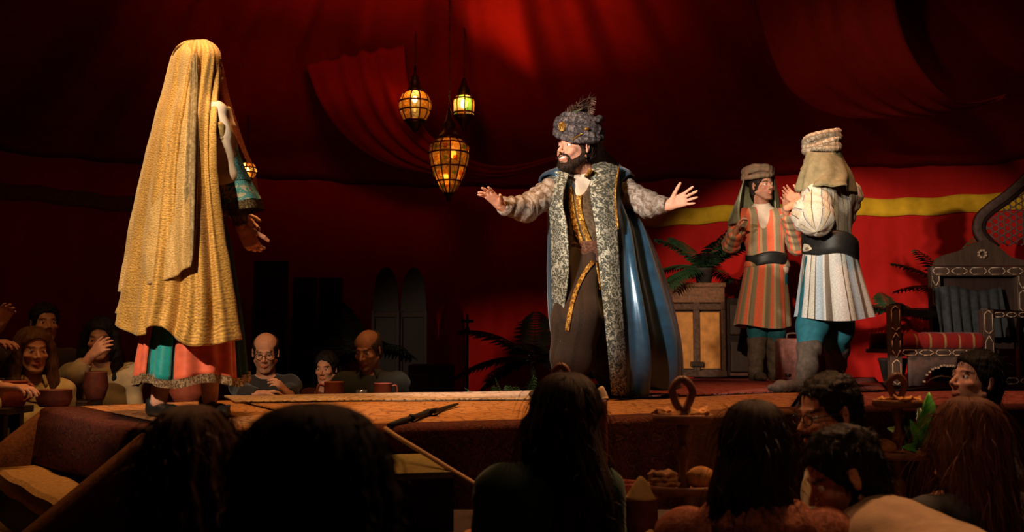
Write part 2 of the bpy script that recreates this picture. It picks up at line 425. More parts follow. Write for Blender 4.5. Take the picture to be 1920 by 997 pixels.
def goldcloth(name, a, b, metal=.55):
    n = N_(name); v = n.co('suv'); wv = n.n('ShaderNodeTexWave', wave_type='BANDS', bands_direction='Y'); wv.inputs['Scale'].default_value = 30; wv.inputs['Distortion'].default_value = 9; wv.inputs['Detail'].default_value = 2; wv.inputs['Detail Scale'].default_value = 1.3
    n.l(n.sc(v, (1.4, 1, 1)), wv.inputs['Vector']); f = n.noise(v, 130, 3); g = n.noise(n.sc(v, (1, .25, 1)), 26, 3)
    h = n.math('ADD', n.math('MULTIPLY', wv.outputs['Fac'], .22), n.math('ADD', n.math('MULTIPLY', f, .75), n.math('MULTIPLY', g, .30)))
    n.col(n.ramp(h, [(.42, a), (.82, b)])); n.set(Roughness=.6, Metallic=metal); n.b.inputs['Sheen Weight'].default_value = .3
    n.bump(h, .4, .005); return n.m
def carpet(name, c1, c2, c3, scale=1.0, dark=(.02, .006, .005)):
    n = N_(name); v = n.co('obj'); vo = n.n('ShaderNodeTexVoronoi', feature='F1', distance='MANHATTAN'); vo.inputs['Scale'].default_value = 3.2*scale; vo.inputs['Randomness'].default_value = .35; n.l(v, vo.inputs['Vector'])
    v2 = n.n('ShaderNodeTexVoronoi', feature='DISTANCE_TO_EDGE'); v2.inputs['Scale'].default_value = 9*scale; n.l(v, v2.inputs['Vector'])
    f = n.noise(v, 14*scale, 4, .65, 1.5); fine = n.noise(v, 220, 2)
    c = n.ramp(vo.outputs['Distance'], [(.12, c1), (.2, dark), (.26, c2), (.5, c3), (.62, dark), (.7, c1)], 'CONSTANT')
    c = n.mix(n.ramp(f, [(.46, 0.), (.54, .85)]), c, c2); c = n.mix(n.ramp(v2.outputs['Distance'], [(.02, .75), (.06, 0.)]), c, dark)
    n.col(n.mix(n.ramp(fine, [(.35, 0.), (.7, .5)]), c, mul(c3, .5))); n.set(Roughness=.95); n.b.inputs['Specular IOR Level'].default_value = .1
    n.bump(fine, .6, .006); return n.m
def woodm(name, a, b, scale=6):
    n = N_(name); v = n.co('obj'); f = n.noise(n.sc(v, (scale, scale, scale*.15)), 3, 4, .6, 1.2); n.col(n.ramp(f, [(.3, a), (.7, b)])); n.set(Roughness=.5); n.bump(f, .25, .005); return n.m
def leafm(name, a, b):
    n = N_(name); v = n.co('obj'); f = n.noise(v, 18, 3); n.col(n.ramp(f, [(.3, a), (.7, b)])); n.set(Roughness=.4); return n.m
M = {}
def mats():
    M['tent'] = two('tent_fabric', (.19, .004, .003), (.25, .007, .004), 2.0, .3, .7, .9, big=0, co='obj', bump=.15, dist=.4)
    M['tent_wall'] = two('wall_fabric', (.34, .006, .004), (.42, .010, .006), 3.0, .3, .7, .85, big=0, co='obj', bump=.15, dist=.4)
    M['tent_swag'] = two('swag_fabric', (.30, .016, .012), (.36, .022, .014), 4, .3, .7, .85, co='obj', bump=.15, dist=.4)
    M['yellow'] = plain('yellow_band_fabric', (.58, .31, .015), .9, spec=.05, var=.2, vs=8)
    M['olivehem'] = plain('brown_band_fabric', (.16, .07, .03), .85)
    M['floor'] = plain('dark_floor_boards', (.02, .012, .009), .6)
    M['stage'] = plain('dark_stage_panel', (.018, .008, .007), .8)
    M['carpet_amber'] = carpet('amber_rug', (.50, .22, .08), (.42, .17, .06), (.55, .30, .14), 1.3, (.10, .03, .02))
    M['carpet_pale'] = carpet('pale_rug', (.62, .42, .27), (.5, .30, .18), (.66, .5, .34), 1.6, (.10, .05, .04))
    M['carpet_red'] = carpet('red_rug', (.30, .05, .04), (.38, .09, .07), (.32, .16, .10), 1.6, (.04, .01, .012))
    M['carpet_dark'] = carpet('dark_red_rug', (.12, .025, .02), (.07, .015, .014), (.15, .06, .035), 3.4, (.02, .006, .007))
    M['tread'] = plain('tan_tread_carpet', (.36, .19, .07), .95, var=.3, vs=60, bump=.6)
    M['olive'] = plain('olive_tread_carpet', (.20, .15, .04), .95, var=.25, vs=60, bump=.5)
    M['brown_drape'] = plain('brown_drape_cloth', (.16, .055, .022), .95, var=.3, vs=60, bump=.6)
    M['wood'] = woodm('dark_turned_wood', (.10, .03, .012), (.20, .07, .025))
    M['woodlight'] = woodm('pale_pole_wood', (.42, .24, .11), (.55, .34, .16))
    M['tablewood'] = woodm('table_wood', (.022, .010, .007), (.04, .018, .010))
    M['board'] = woodm('tray_wood', (.17, .065, .025), (.28, .11, .04))
    M['throne'] = woodm('walnut_wood', (.055, .028, .018), (.10, .055, .034), 10)
    M['throned'] = woodm('dark_walnut_wood', (.03, .013, .01), (.05, .022, .016), 10)
    M['inlay'] = plain('bone_inlay', (.55, .37, .24), .5, var=.15)
    M['lattice'] = plain('grey_brown_lattice_wood', (.12, .07, .055), .7)
    M['redcush'] = stripes('red_cushion_stripe', [(.82, (.30, .012, .010)), (.14, (.42, .24, .08))], .115, co='suv', coord=0)
    M['greydrape'] = plain('charcoal_throw_cloth', (.035, .036, .036), .85, var=.3)
    M['chest'] = plain('amber_chest_panel', (.42, .16, .03), .6, var=.25, vs=14)
    M['chestframe'] = plain('carved_chest_frame', (.07, .03, .015), .7, var=.5, vs=40, bump=.6, bs=60)
    M['chesttop'] = plain('chest_rail', (.15, .06, .026), .7, var=.4, vs=40, bump=.5, bs=60)
    M['leather'] = plain('worn_pink_leather', (.15, .055, .042), .7, var=.35)
    M['brass'] = plain('aged_brass', (.20, .12, .045), .38, 1.0, var=.35, vs=60, bump=.3, bs=90)
    M['iron'] = plain('dark_lantern_metal', (.05, .032, .02), .45, .9, var=.3)
    M['pane'] = glassy('amber_lantern_glass', (.85, .52, .18), .28); M['pane2'] = glassy('pale_lantern_glass', (.95, .82, .52), .22); M['pane3'] = glassy('green_lantern_glass', (.50, .75, .28), .25)
    M['pane4'] = glassy('pierced_brown_glass', (.50, .30, .11), .32)
    M['bulb'] = emit('glowing_bulb', (1, .66, .28), 30.0)
    M['gold'] = goldcloth('gold_veil_cloth', (.26, .13, .02), (.84, .48, .10), .22)
    M['goldsheer'] = goldcloth('pale_gold_overlay_cloth', (.32, .18, .05), (.84, .56, .20), .15)
    M['silvertrim'] = two('silver_trim_cloth', (.26, .18, .08), (.50, .38, .20), 60, rough=.6, metal=.1)
    M['coral'] = plain('coral_silk', (.75, .14, .07), .5, var=.18, vs=20, co='suv', sheen=.3)
    M['teal'] = plain('teal_silk', (.01, .33, .34), .45, var=.18, vs=20, co='suv', sheen=.3)
    M['darkteal'] = two('dark_teal_gown', (.008, .03, .03), (.02, .06, .05), 90, rough=.6)
    M['sequin'] = two('sequin_hem', (.10, .05, .03), (.75, .55, .34), 110, .48, .52, .3, .6, bump=.8)
    M['white_sleeve'] = plain('white_silk_sleeve', (.72, .60, .46), .6, var=.1)
    M['emb'] = two('gold_embroidery', (.30, .18, .05), (.45, .34, .12), 90, rough=.45, metal=.3)
    M['tealbroc'] = two('teal_brocade', (.012, .07, .085), (.12, .24, .22), 55, .5, .56, .5, dist=2.5)
    M['tealsilk'] = two('bright_teal_brocade', (.01, .28, .32), (.7, .55, .35), 22, .52, .6, .45, dist=2)
    M['darkbroc'] = two('dark_gold_brocade', (.02, .018, .014), (.26, .17, .06), 60, .5, .57, .5, dist=2.5)
    M['redsheer'] = sheer('red_brown_sheer', (.42, .10, .05), .42, 260)
    M['shoe'] = plain('black_leather', (.012, .012, .012), .4, spec=.5)
    M['silverbroc'] = two('silver_green_brocade', (.014, .020, .018), (.50, .50, .42), 46, .48, .53, .5, dist=1.5, metal_b=.35, bump=.9)
    M['bluesatin'] = plain('blue_satin', (.020, .070, .135), .28, .3, var=.3, vs=12, co='suv', bump=.12, spec=.7, sheen=.2)
    M['taupe'] = two('taupe_grey_brocade', (.13, .075, .045), (.40, .34, .30), 22, .40, .58, .6, bump=.5, dist=1.5)
    M['taupetunic'] = two('taupe_tunic_cloth', (.06, .036, .02), (.13, .085, .05), 50, rough=.7)
    M['goldbraid'] = two('gold_braid', (.16, .06, .01), (.85, .50, .12), 60, .45, .55, .35, .7, bump=.8)
    M['brownsash'] = two('brown_sash_cloth', (.06, .025, .016), (.14, .06, .035), 50, rough=.8)
    M['brownpants'] = stripes('brown_trouser_cloth', [(.8, (.026, .013, .008)), (.2, (.016, .009, .006))], .12)
    M['shirt'] = plain('ivory_shirt_cloth', (.66, .52, .40), .75, var=.08)
    M['turban'] = two('grey_purple_turban', (.030, .024, .026), (.17, .14, .145), 26, .42, .58, .75, bump=.8, dist=1.5)
    M['turbanred'] = two('plume_feather', (.10, .05, .04), (.26, .15, .10), 60, rough=.8)
    M['plumegreen'] = two('green_plume', (.05, .09, .05), (.22, .24, .12), 60, rough=.8)
    M['scarfgrey'] = plain('grey_olive_scarf', (.24, .20, .15), .8, var=.2)
    M['orangestripe'] = stripes('orange_striped_cloth', [(.30, (.88, .17, .08)), (.08, (.6, .36, .19)), (.22, (.30, .24, .14)), (.1, (.84, .17, .08)), (.10, (.60, .38, .21)), (.20, (.29, .23, .14))], .20, noise=.2)
    M['whitestripe'] = stripes('white_striped_cloth', [(.30, (.62, .60, .56)), (.03, (.14, .10, .07)), (.14, (.55, .52, .44)), (.03, (.14, .10, .07)), (.22, (.40, .48, .54)), (.06, (.62, .6, .55)), (.14, (.20, .15, .11)), (.08, (.6, .57, .5))], .27)
    M['whitesleeve'] = stripes('white_sleeve_cloth', [(.5, (.62, .57, .48)), (.06, (.16, .12, .08)), (.3, (.56, .48, .34)), (.1, (.40, .42, .42)), (.05, (.16, .12, .08))], .11)
    M['blackbelt'] = plain('black_belt_leather', (.014, .014, .013), .5)
    M['greenscarf'] = plain('grey_green_scarf', (.30, .31, .20), .8, var=.15)
    M['olivescarf'] = plain('olive_scarf', (.19, .17, .095), .8, var=.2)
    M['turbanolive'] = two('olive_red_turban', (.20, .17, .10), (.36, .16, .10), 26, .45, .55, .8)
    M['turbancream'] = two('cream_turban', (.36, .27, .17), (.66, .58, .48), 50, .45, .6, .8, bump=.8)
    M['tealpants'] = plain('teal_trouser_cloth', (.012, .10, .13), .8, var=.25, vs=25)
    M['boot'] = plain('grey_brown_boot_leather', (.085, .058, .042), .75, var=.35)
    M['bootdark'] = plain('dark_boot_leather', (.06, .035, .025), .6)
    M['skin'] = skin('skin', (.62, .30, .20)); M['skintan'] = skin('tan_skin', (.50, .23, .14)); M['skinpale'] = skin('pale_skin', (.66, .34, .24))
    M['eye'] = None
    n = N_('eye_white'); a = n.n('ShaderNodeAttribute', attribute_name='tint'); n.l(a.outputs['Color'], n.b.inputs['Base Color']); n.set(Roughness=.15); M['eye'] = n.m
    M['teeth'] = plain('teeth', (.80, .74, .64), .3, bump=0)
    M['hairdark'] = hairm('dark_brown_hair', (.022, .011, .007)); M['hairblack'] = hairm('black_hair', (.010, .007, .006)); M['hairbrown'] = hairm('brown_hair', (.095, .040, .018)); M['hairred'] = hairm('red_brown_hair', (.11, .038, .02)); M['hairgrey'] = hairm('greying_hair', (.09, .07, .055))
    M['hairginger'] = hairm('ginger_hair', (.40, .16, .05))
    for nm, c in (('cream', (.60, .45, .22)), ('beige', (.36, .27, .16)), ('black', (.018, .016, .018)), ('charcoal', (.035, .038, .032)), ('green', (.012, .05, .032)), ('rust', (.28, .085, .045)), ('tan', (.42, .28, .16)), ('linen', (.46, .34, .18)), ('darkbrown', (.03, .016, .011)), ('maroon', (.10, .02, .014)), ('jeans', (.03, .035, .05))):
        M['c_' + nm] = plain(nm + '_cotton', c, .85, var=.15, vs=20, bump=.3, sheen=.15)
    M['rustlace'] = two('rust_lace', (.18, .05, .03), (.36, .13, .07), 70, rough=.8)
    M['clay'] = plain('red_clay', (.30, .065, .035), .6, var=.2); M['claydark'] = plain('dark_red_clay', (.13, .03, .02), .55, var=.25)
    M['bread'] = plain('baked_bread', (.48, .22, .06), .85, var=.4, vs=25, bump=.8, bs=50); M['flatbread'] = plain('pale_flatbread', (.55, .30, .13), .85, var=.35, vs=30, bump=.6, bs=60)
    M['paper'] = plain('parchment_paper', (.62, .42, .16), .8, var=.15, vs=12); M['paperpale'] = plain('cream_paper', (.62, .46, .30), .8, var=.1)
    M['glass'] = glassy('clear_glass', (.9, .88, .82), .15)
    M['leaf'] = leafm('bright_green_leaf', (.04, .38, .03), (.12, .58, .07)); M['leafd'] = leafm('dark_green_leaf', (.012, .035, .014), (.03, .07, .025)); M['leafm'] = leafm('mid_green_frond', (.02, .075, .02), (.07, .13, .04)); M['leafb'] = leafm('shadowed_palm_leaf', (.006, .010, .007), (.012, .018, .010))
    M['pot'] = plain('dark_pot', (.03, .02, .016), .7)
    M['cabinet'] = plain('dark_cabinet_wood', (.020, .008, .007), .7, var=.3); M['cabinetd'] = plain('black_screen_wood', (.010, .006, .006), .7)
    M['spec'] = plain('spectacle_frame', (.02, .02, .02), .4)
mats()
# ------------------------------------------------------------ the tent and the floor
def struct(o): o['kind'] = 'structure'; return o
g = G(); add_box(g, (0, 5, -.1), (24, 20, .2)); struct(g.build('floor', M['floor'], smooth=False, loc=(0, 5, 0)))
g = G(); b = [npv(-7, 3.6, 0), npv(-2.75, 3.6, 0), npv(-2.75, 6.9, 0), npv(-7, 6.9, 0)]; add_hex(g, b, [v + [0, 0, .28] for v in b])
b = [npv(-6.9, 6.95, 0), npv(.75, 6.95, 0), npv(.75, 11.1, 0), npv(-6.9, 11.1, 0)]; add_hex(g, b, [v + [0, 0, .28] for v in b])
struct(g.build('floor_riser', M['floor'], smooth=False))
plan = catmull([(-8.5, 3.0), (-6.6, 5.6), (-4.6, 8.5), (-3.4, 9.75), (-1.6, 10.7), (.3, 11.0), (2.0, 10.35), (3.3, 9.8), (4.7, 9.3), (6.6, 7.6), (8.3, 3.6)], 16)
arc = np.r_[0, np.cumsum(np.linalg.norm(np.diff(plan, axis=0), axis=1))]
na = 420; sa = np.linspace(0, arc[-1], na); PX = np.interp(sa, arc, plan[:, 0]); PY = np.interp(sa, arc, plan[:, 1])
tn = np.c_[np.gradient(PX), np.gradient(PY)]; tn /= np.linalg.norm(tn, axis=1, keepdims=True); inn = np.c_[tn[:, 1], -tn[:, 0]]       # towards the room
WALLTOP = 3.22
def wall_at(z, off=0.0):
    drop = np.clip((2.66 - z)/1.2, 0, 1)
    pl = (.020*np.sin(sa*26 + 1.5*np.sin(sa*3.1)) + .022*np.sin(sa*11 + 2*np.sin(sa*1.7)))*(.25 + .9*drop) + off
    return np.c_[PX + inn[:, 0]*pl, PY + inn[:, 1]*pl, np.full(na, z)]
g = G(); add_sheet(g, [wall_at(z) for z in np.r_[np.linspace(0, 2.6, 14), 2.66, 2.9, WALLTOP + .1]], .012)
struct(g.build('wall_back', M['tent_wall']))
# yellow band sewn along the curtain right, darker brown stretch left
def band(i0, i1, z0, z1, m, nm):
    g = G(); w = .008*np.sin(sa*14) + .006*np.sin(sa*5.3)
    R = []
    for k, z in enumerate(np.linspace(z0, z1, 5)):
        r = wall_at(2.75, .03)[i0:i1].copy(); r[:, 2] = z + w[i0:i1]; R.append(r)
    add_sheet(g, R, .006); o = g.build(nm, m); struct(o)
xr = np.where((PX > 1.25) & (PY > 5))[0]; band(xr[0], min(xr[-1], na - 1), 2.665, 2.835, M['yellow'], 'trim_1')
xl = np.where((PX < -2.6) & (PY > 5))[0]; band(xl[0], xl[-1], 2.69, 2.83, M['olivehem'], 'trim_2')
# tent roof: cloth pulled from the wall top to a ring above the stage, sagging between, with creases that run up to the ring
APEX = npv(-.25, 5.2, 6.2)
g = G(); R = []
rk = np.random.RandomState(3)
for v in np.linspace(0, .93, 44):
    x = PX + (APEX[0] - PX)*v; y = PY + (APEX[1] - PY)*v
    z = WALLTOP + (APEX[2] - WALLTOP)*(.92*v + .0*v*v) 
    sag = -.34*np.sin(PI*v**.8)*(.6 + .5*np.abs(np.sin(sa*.62 + .4)))
    crease = (.12*np.abs(np.sin(sa*1.24 + .3)) + .075*np.sin(sa*3.3 + 2*v) + .055*np.sin(sa*7.7 + 5*v) + .02*np.sin(sa*15 + 9*v))*np.sin(PI*min(1, v*1.25 + .06))*(1 - .35*v)
    swag = .09*np.sin(v*21 + 1.6*np.sin(sa*.9) + .7*sa)*np.sin(PI*v)*(.5+.5*np.sin(sa*.7+1))
    z = z + sag + crease + swag - .10*np.exp(-((v)/.03)**2)
    R.append(np.c_[x, y, z])
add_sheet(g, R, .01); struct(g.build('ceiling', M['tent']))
ROOF = np.array(R).reshape(-1, 3)
def roof_z(x, y):          # height of the tent cloth above a spot
    A = ROOF; i = np.argmin((A[:, 0]-x)**2 + (A[:, 1]-y)**2); return A[i, 2]

# swags of cloth slung under the roof
def swag(rows, label, m, ru=10, rv=8, folds=5, amp=.03):
    R = sheet_pts([[P(*q) for q in r] for r in rows], ru, rv); N = grid_normals(R); n = R.shape[1]
    u = np.linspace(0, 1, n); v = np.linspace(0, 1, R.shape[0])[:, None]
    R = R + N*(amp*np.sin(u*folds*2*PI + 2*v)*np.sin(PI*u))[..., None]
    g = G(); add_sheet(g, R, .008); return tag(g.build('cloth_swag', m), label, 'swag')
swag([[(1405, -60, 7.3), (1480, -60, 7.2), (1560, -60, 7.1), (1680, -60, 7.0)],
      [(1418, 0, 7.5), (1500, 0, 7.35), (1580, 0, 7.25), (1678, 0, 7.15)],
      [(1442, 90, 7.6), (1520, 82, 7.45), (1600, 74, 7.3), (1694, 66, 7.2)],
      [(1482, 168, 7.8), (1560, 150, 7.6), (1650, 136, 7.4), (1722, 122, 7.3)],
      [(1560, 214, 8.0), (1640, 200, 7.8), (1705, 186, 7.6), (1765, 172, 7.45)],
      [(1660, 222, 8.0), (1715, 215, 7.85), (1762, 206, 7.7), (1800, 190, 7.6)],
      [(1760, 214, 7.9), (1790, 208, 7.85), (1815, 202, 7.8), (1838, 191, 7.7)],
      [(1880, 182, 7.7), (1884, 181, 7.7), (1887, 180, 7.7), (1890, 178, 7.7)]],
     'broad red cloth swag looping under the tent roof above the throne', M['tent_swag'], amp=.02)
swag([[(572, 118, 8.5), (640, 104, 8.5), (700, 92, 8.5), (758, 84, 8.5)],
      [(600, 190, 8.4), (660, 175, 8.35), (715, 160, 8.35), (764, 150, 8.4)],
      [(648, 258, 8.7), (700, 245, 8.6), (745, 228, 8.55), (782, 214, 8.5)],
      [(726, 308, 9.0), (762, 296, 8.9), (795, 280, 8.8), (815, 262, 8.7)],
      [(830, 330, 9.2), (850, 322, 9.1), (868, 312, 9.0), (880, 300, 8.9)],
      [(940, 334, 9.3), (945, 328, 9.2), (950, 320, 9.1), (955, 312, 9.0)],
      [(1060, 296, 9.1), (1061, 293, 9.1), (1062, 290, 9.0), (1063, 287, 9.0)]],
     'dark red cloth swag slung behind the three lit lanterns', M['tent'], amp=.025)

# ------------------------------------------------------------ stage
A_ = S(85, 772); B_ = S(285, 822); C_ = S(700, 812); D_ = S(1100, 798); E_ = S(1480, 776); F_ = S(1990, 768)
H_ = S(415, 750); I_ = S(1008, 739); L_ = S(190, 757)
I2 = npv(P(1135, 600, 9.55)[0], 9.55, STAGE); F2 = npv(5.0, 7.6, STAGE); F3 = npv(3.6, 9.3, STAGE); F1 = npv(F_[0], F_[1], STAGE)
poly = [A_, B_, C_, D_, E_, F1, F2, F3, I2, I_, H_, L_]
stg = thing('stage', 'raised stage platform running across the tent under patterned rugs', 'stage', (0, 5.5, 0))
def prism(poly, z0, z1, name, m, parent=None, loc=None):
    n = len(poly); V = [npv(p[0], p[1], z0) for p in poly] + [npv(p[0], p[1], z1) for p in poly]
    g = G(); a = np.arange(n); g.add(V, [np.c_[a, (a+1) % n, (a+1) % n + n, a + n], (a[None] + n), a[None, ::-1]])
    return g.build(name, m, parent, False, loc)
prism([p*(1, 1, 0) for p in poly], 0, STAGE - .02, 'platform', M['stage'], stg)
# edge trim plank and hanging front rugs (parts of the stage dressing)
def drape(p0, p1, drop, label, m, out=.05, nu=40, waves=3, name='hanging_rug', skew=0, pull=0):
    p0 = np.asarray(p0, float); p1 = np.asarray(p1, float); t = nrm(p1 - p0); nn = np.cross(t, [0, 0, 1.]); u = np.linspace(0, 1, nu); R = []
    for k, s in enumerate([-.16, -.05, 0, .015, .03, .15, .3, .5, .7, .85, 1.0]):
        base = p0 + (p1 - p0)*u[:, None]
        if s <= 0: q = base + nn*s*1.0 + [0, 0, .018]
        elif s < .04: q = base + nn*(out*.6) + [0, 0, .018 - s*.6]
        else:
            dz = drop*s + (skew*u*s); q = base + nn*(out + .03*np.sin(u*waves*2*PI + 1)*s + pull*s)[:, None]; q = q - np.c_[0*u, 0*u, dz]
        R.append(q)
    g = G(); add_sheet(g, np.array(R), .012); return tag(g.build(name, m), label, 'rug')
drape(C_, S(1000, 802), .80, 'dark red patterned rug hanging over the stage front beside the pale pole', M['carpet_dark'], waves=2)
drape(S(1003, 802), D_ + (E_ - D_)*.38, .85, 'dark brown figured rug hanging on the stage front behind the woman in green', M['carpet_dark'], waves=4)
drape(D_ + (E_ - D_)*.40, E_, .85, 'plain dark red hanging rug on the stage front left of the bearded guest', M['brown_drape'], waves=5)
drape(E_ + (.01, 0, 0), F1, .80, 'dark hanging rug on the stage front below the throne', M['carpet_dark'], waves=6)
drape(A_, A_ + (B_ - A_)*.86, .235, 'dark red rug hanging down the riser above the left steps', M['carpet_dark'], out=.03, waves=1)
# rugs lying on the stage
def rug(pts, label, m, z=.012, per=10, group=None, fringe=None):
    pts = [np.asarray(p, float)*(1, 1, 0) for p in pts]; a, b, c, d = pts; n = 24; u = np.linspace(0, 1, n)
    R = np.array([(a + (d-a)*v)*(1-u[:, None]) + (b + (c-b)*v)*u[:, None] for v in u]); X = R.reshape(-1, 3)
    R[..., 2] = (STAGE + z + .004*sn(X, 5, 3)).reshape(n, n)
    th = thing('rug', label, 'rug', R.reshape(-1, 3).mean(0), group)
    g = G(); add_sheet(g, R, .012); g.build('pile', m, th)
    if fringe:
        g = G()
        for e in (0, -1):
            row = R[:, 0 if e == 0 else -1]; o = nrm(R[n//2, 0] - R[n//2, 1])*(1 if e == 0 else -1)
            for t in np.linspace(0, n - 1.001, 70):
                p = row[int(t)]*(1-t % 1) + row[int(t)+1]*(t % 1); q = p + o*.05 + np.r_[np.random.normal(0, .006, 2), -.006]
                add_tube(g, [p, q], .003, 4, False)
        x = g.build('fringe', M['paperpale'], th); x['kind'] = 'stuff'
    return th
inset = lambda p, q, f: p + (q - p)*f
rug([S(92, 770), S(296, 815), S(640, 808), S(430, 756)], 'amber patterned rug on the left end of the stage under the veiled woman', M['carpet_amber'])
rug([S(655, 806), S(1092, 793), S(1040, 757), S(470, 762)], 'golden brown patterned rug along the front of the stage centre', M['carpet_amber'], .014)
rug([S(440, 762), S(1035, 756), S(1000, 741), S(420, 751)], 'long pale rug along the back edge of the stage', M['carpet_pale'], .026)
rug([S(1100, 796), S(1478, 773), S(1500, 741), S(1062, 756)], 'russet rug on the stage front right of the bearded man', M['carpet_amber'], .012)
rug([S(1080, 752), S(1660, 736), S(1640, 712), S(1190, 716)], 'rose red rug under the feet of the two guards', M['carpet_red'], .02)
rug([S(1512, 772), S(1985, 764), S(1960, 738), S(1500, 742)], 'crimson patterned rug on the stage in front of the throne', M['carpet_red'], .016)

# ------------------------------------------------------------ left steps with draped slopes
ab = nrm((B_ - A_)*(1, 1, 0)); on = np.cross(ab, [0, 0, 1.]); wid = np.linalg.norm(B_ - A_)
stp = thing('stage_stairs', 'carpeted steps climbing to the left end of the stage', 'stairs', (A_ + on*.5)*(1, 1, 0))
RISE, RUN = .232, .18
for k in range(4):
    z1 = STAGE - .02 - RISE*(k + 1); p0 = A_ + on*(RUN*k + .05) + ab*.02; p1 = p0 + ab*(wid*.90)
    q0 = p0 + on*RUN; q1 = p1 + on*RUN
    g = G(); b = [npv(v[0], v[1], 0.0) for v in (q0, q1, p1, p0)]; add_hex(g, b, [v + [0, 0, z1 - .014] for v in b]); g.build('step', M['stage'], stp, False)
    # tread cloth folded over the nose
    u = np.linspace(0, 1, 30); R = []
    for f, dz in ((0, 0), (.5, 0), (.97, 0), (1.05, -.012), (1.07, -.05), (1.05, -.075)):
        base = p0 + ab*wid*.06 + on*RUN*f; q = base + (ab*(wid*.80))*u[:, None] + [0, 0, 0]; q[:, 2] = z1 + dz + .004*np.sin(u*17 + k); R.append(q)
    g = G(); add_sheet(g, np.array(R), .012); g.build('tread_carpet', M['tread'], stp, False)
def slope(p_top, length, label, w=.34, pr=.04):
    # cloth over a sloping cheek: from the stage edge out and down to the floor
    R = []; u = np.linspace(0, 1, 26)
    top = p_top + on*u[:, None]*length; top = top.copy(); top[:, 2] = STAGE + .01 - (STAGE - .06)*u
    for s, k in ((0, 1), (.5, 1), (1, 1)): R.append(top + ab*(w*.25*s))
    for s in (.1, .35, .7, 1):
        q = top + ab*(w*.25 + pr*s); q[:, 2] = np.maximum(top[:, 2]*(1 - s), .01); R.append(q)
    R2 = []
    for s in (1, .7, .35, .1):
        q = top - ab*(pr*s*.5); q[:, 2] = np.maximum(top[:, 2]*(1 - s), .01); R2.append(q)
    g = G(); add_sheet(g, np.array(R2 + R), .01); return tag(g.build('sloping_drape', M['brown_drape']), label, 'drape')
slope(A_ - ab*.06, 1.25, 'brown cloth drape over the sloping far side of the left steps')
slope(A_ + ab*(wid*.93), 1.3, 'brown cloth drape over the sloping near side of the left steps')
# centre step block and pale pole
sb = thing('step_block', 'low black step block with an olive top against the stage front', 'step', (-.5, 3.4, 0))
q = [S(560, 893, 1.03), S(851, 884, 1.03), S(797, 850, 1.03), S(560, 856, 1.03)]
g = G(); add_hex(g, [v*(1, 1, 0) for v in q], [v - [0, 0, .02] for v in q]); g.build('body', M['stage'], sb, False)
g = G(); add_hex(g, [v - [0, 0, .02] for v in q], q); g.build('tread_carpet', M['olive'], sb, False)
g = G(); pp = [P(722, 803, 3.72), P(742, 817, 3.66), P(790, 846, 3.5), P(850, 883, 3.3), P(921, 926, 3.1), P(985, 965, 2.95)]
add_tube(g, pp, .0085, 8); tag(g.build('pole', M['woodlight']), 'thin pale pole slanting down across the stage front', 'pole')
g = G(); pp = catmull([S(729, 797, STAGE+.032), S(765, 786, STAGE+.036), S(778, 781, STAGE+.042), S(805, 773, STAGE+.032), S(812, 770, STAGE+.046), S(826, 767, STAGE+.034), S(858, 757, STAGE+.032)], 5)
add_tube(g, pp, np.r_[.009, .010, .011, .014, .012, .011, .013, .019, .017, .013, .011, .012, .013, .016, .019, .017, .014, .012, .011, .012, .013, .014, .013, .012, .011, .01, .01, .009, .009, .008, .006], 7)
tag(g.build('walking_stick', M['cabinetd']), 'dark knotted stick lying across the stage rug', 'stick')
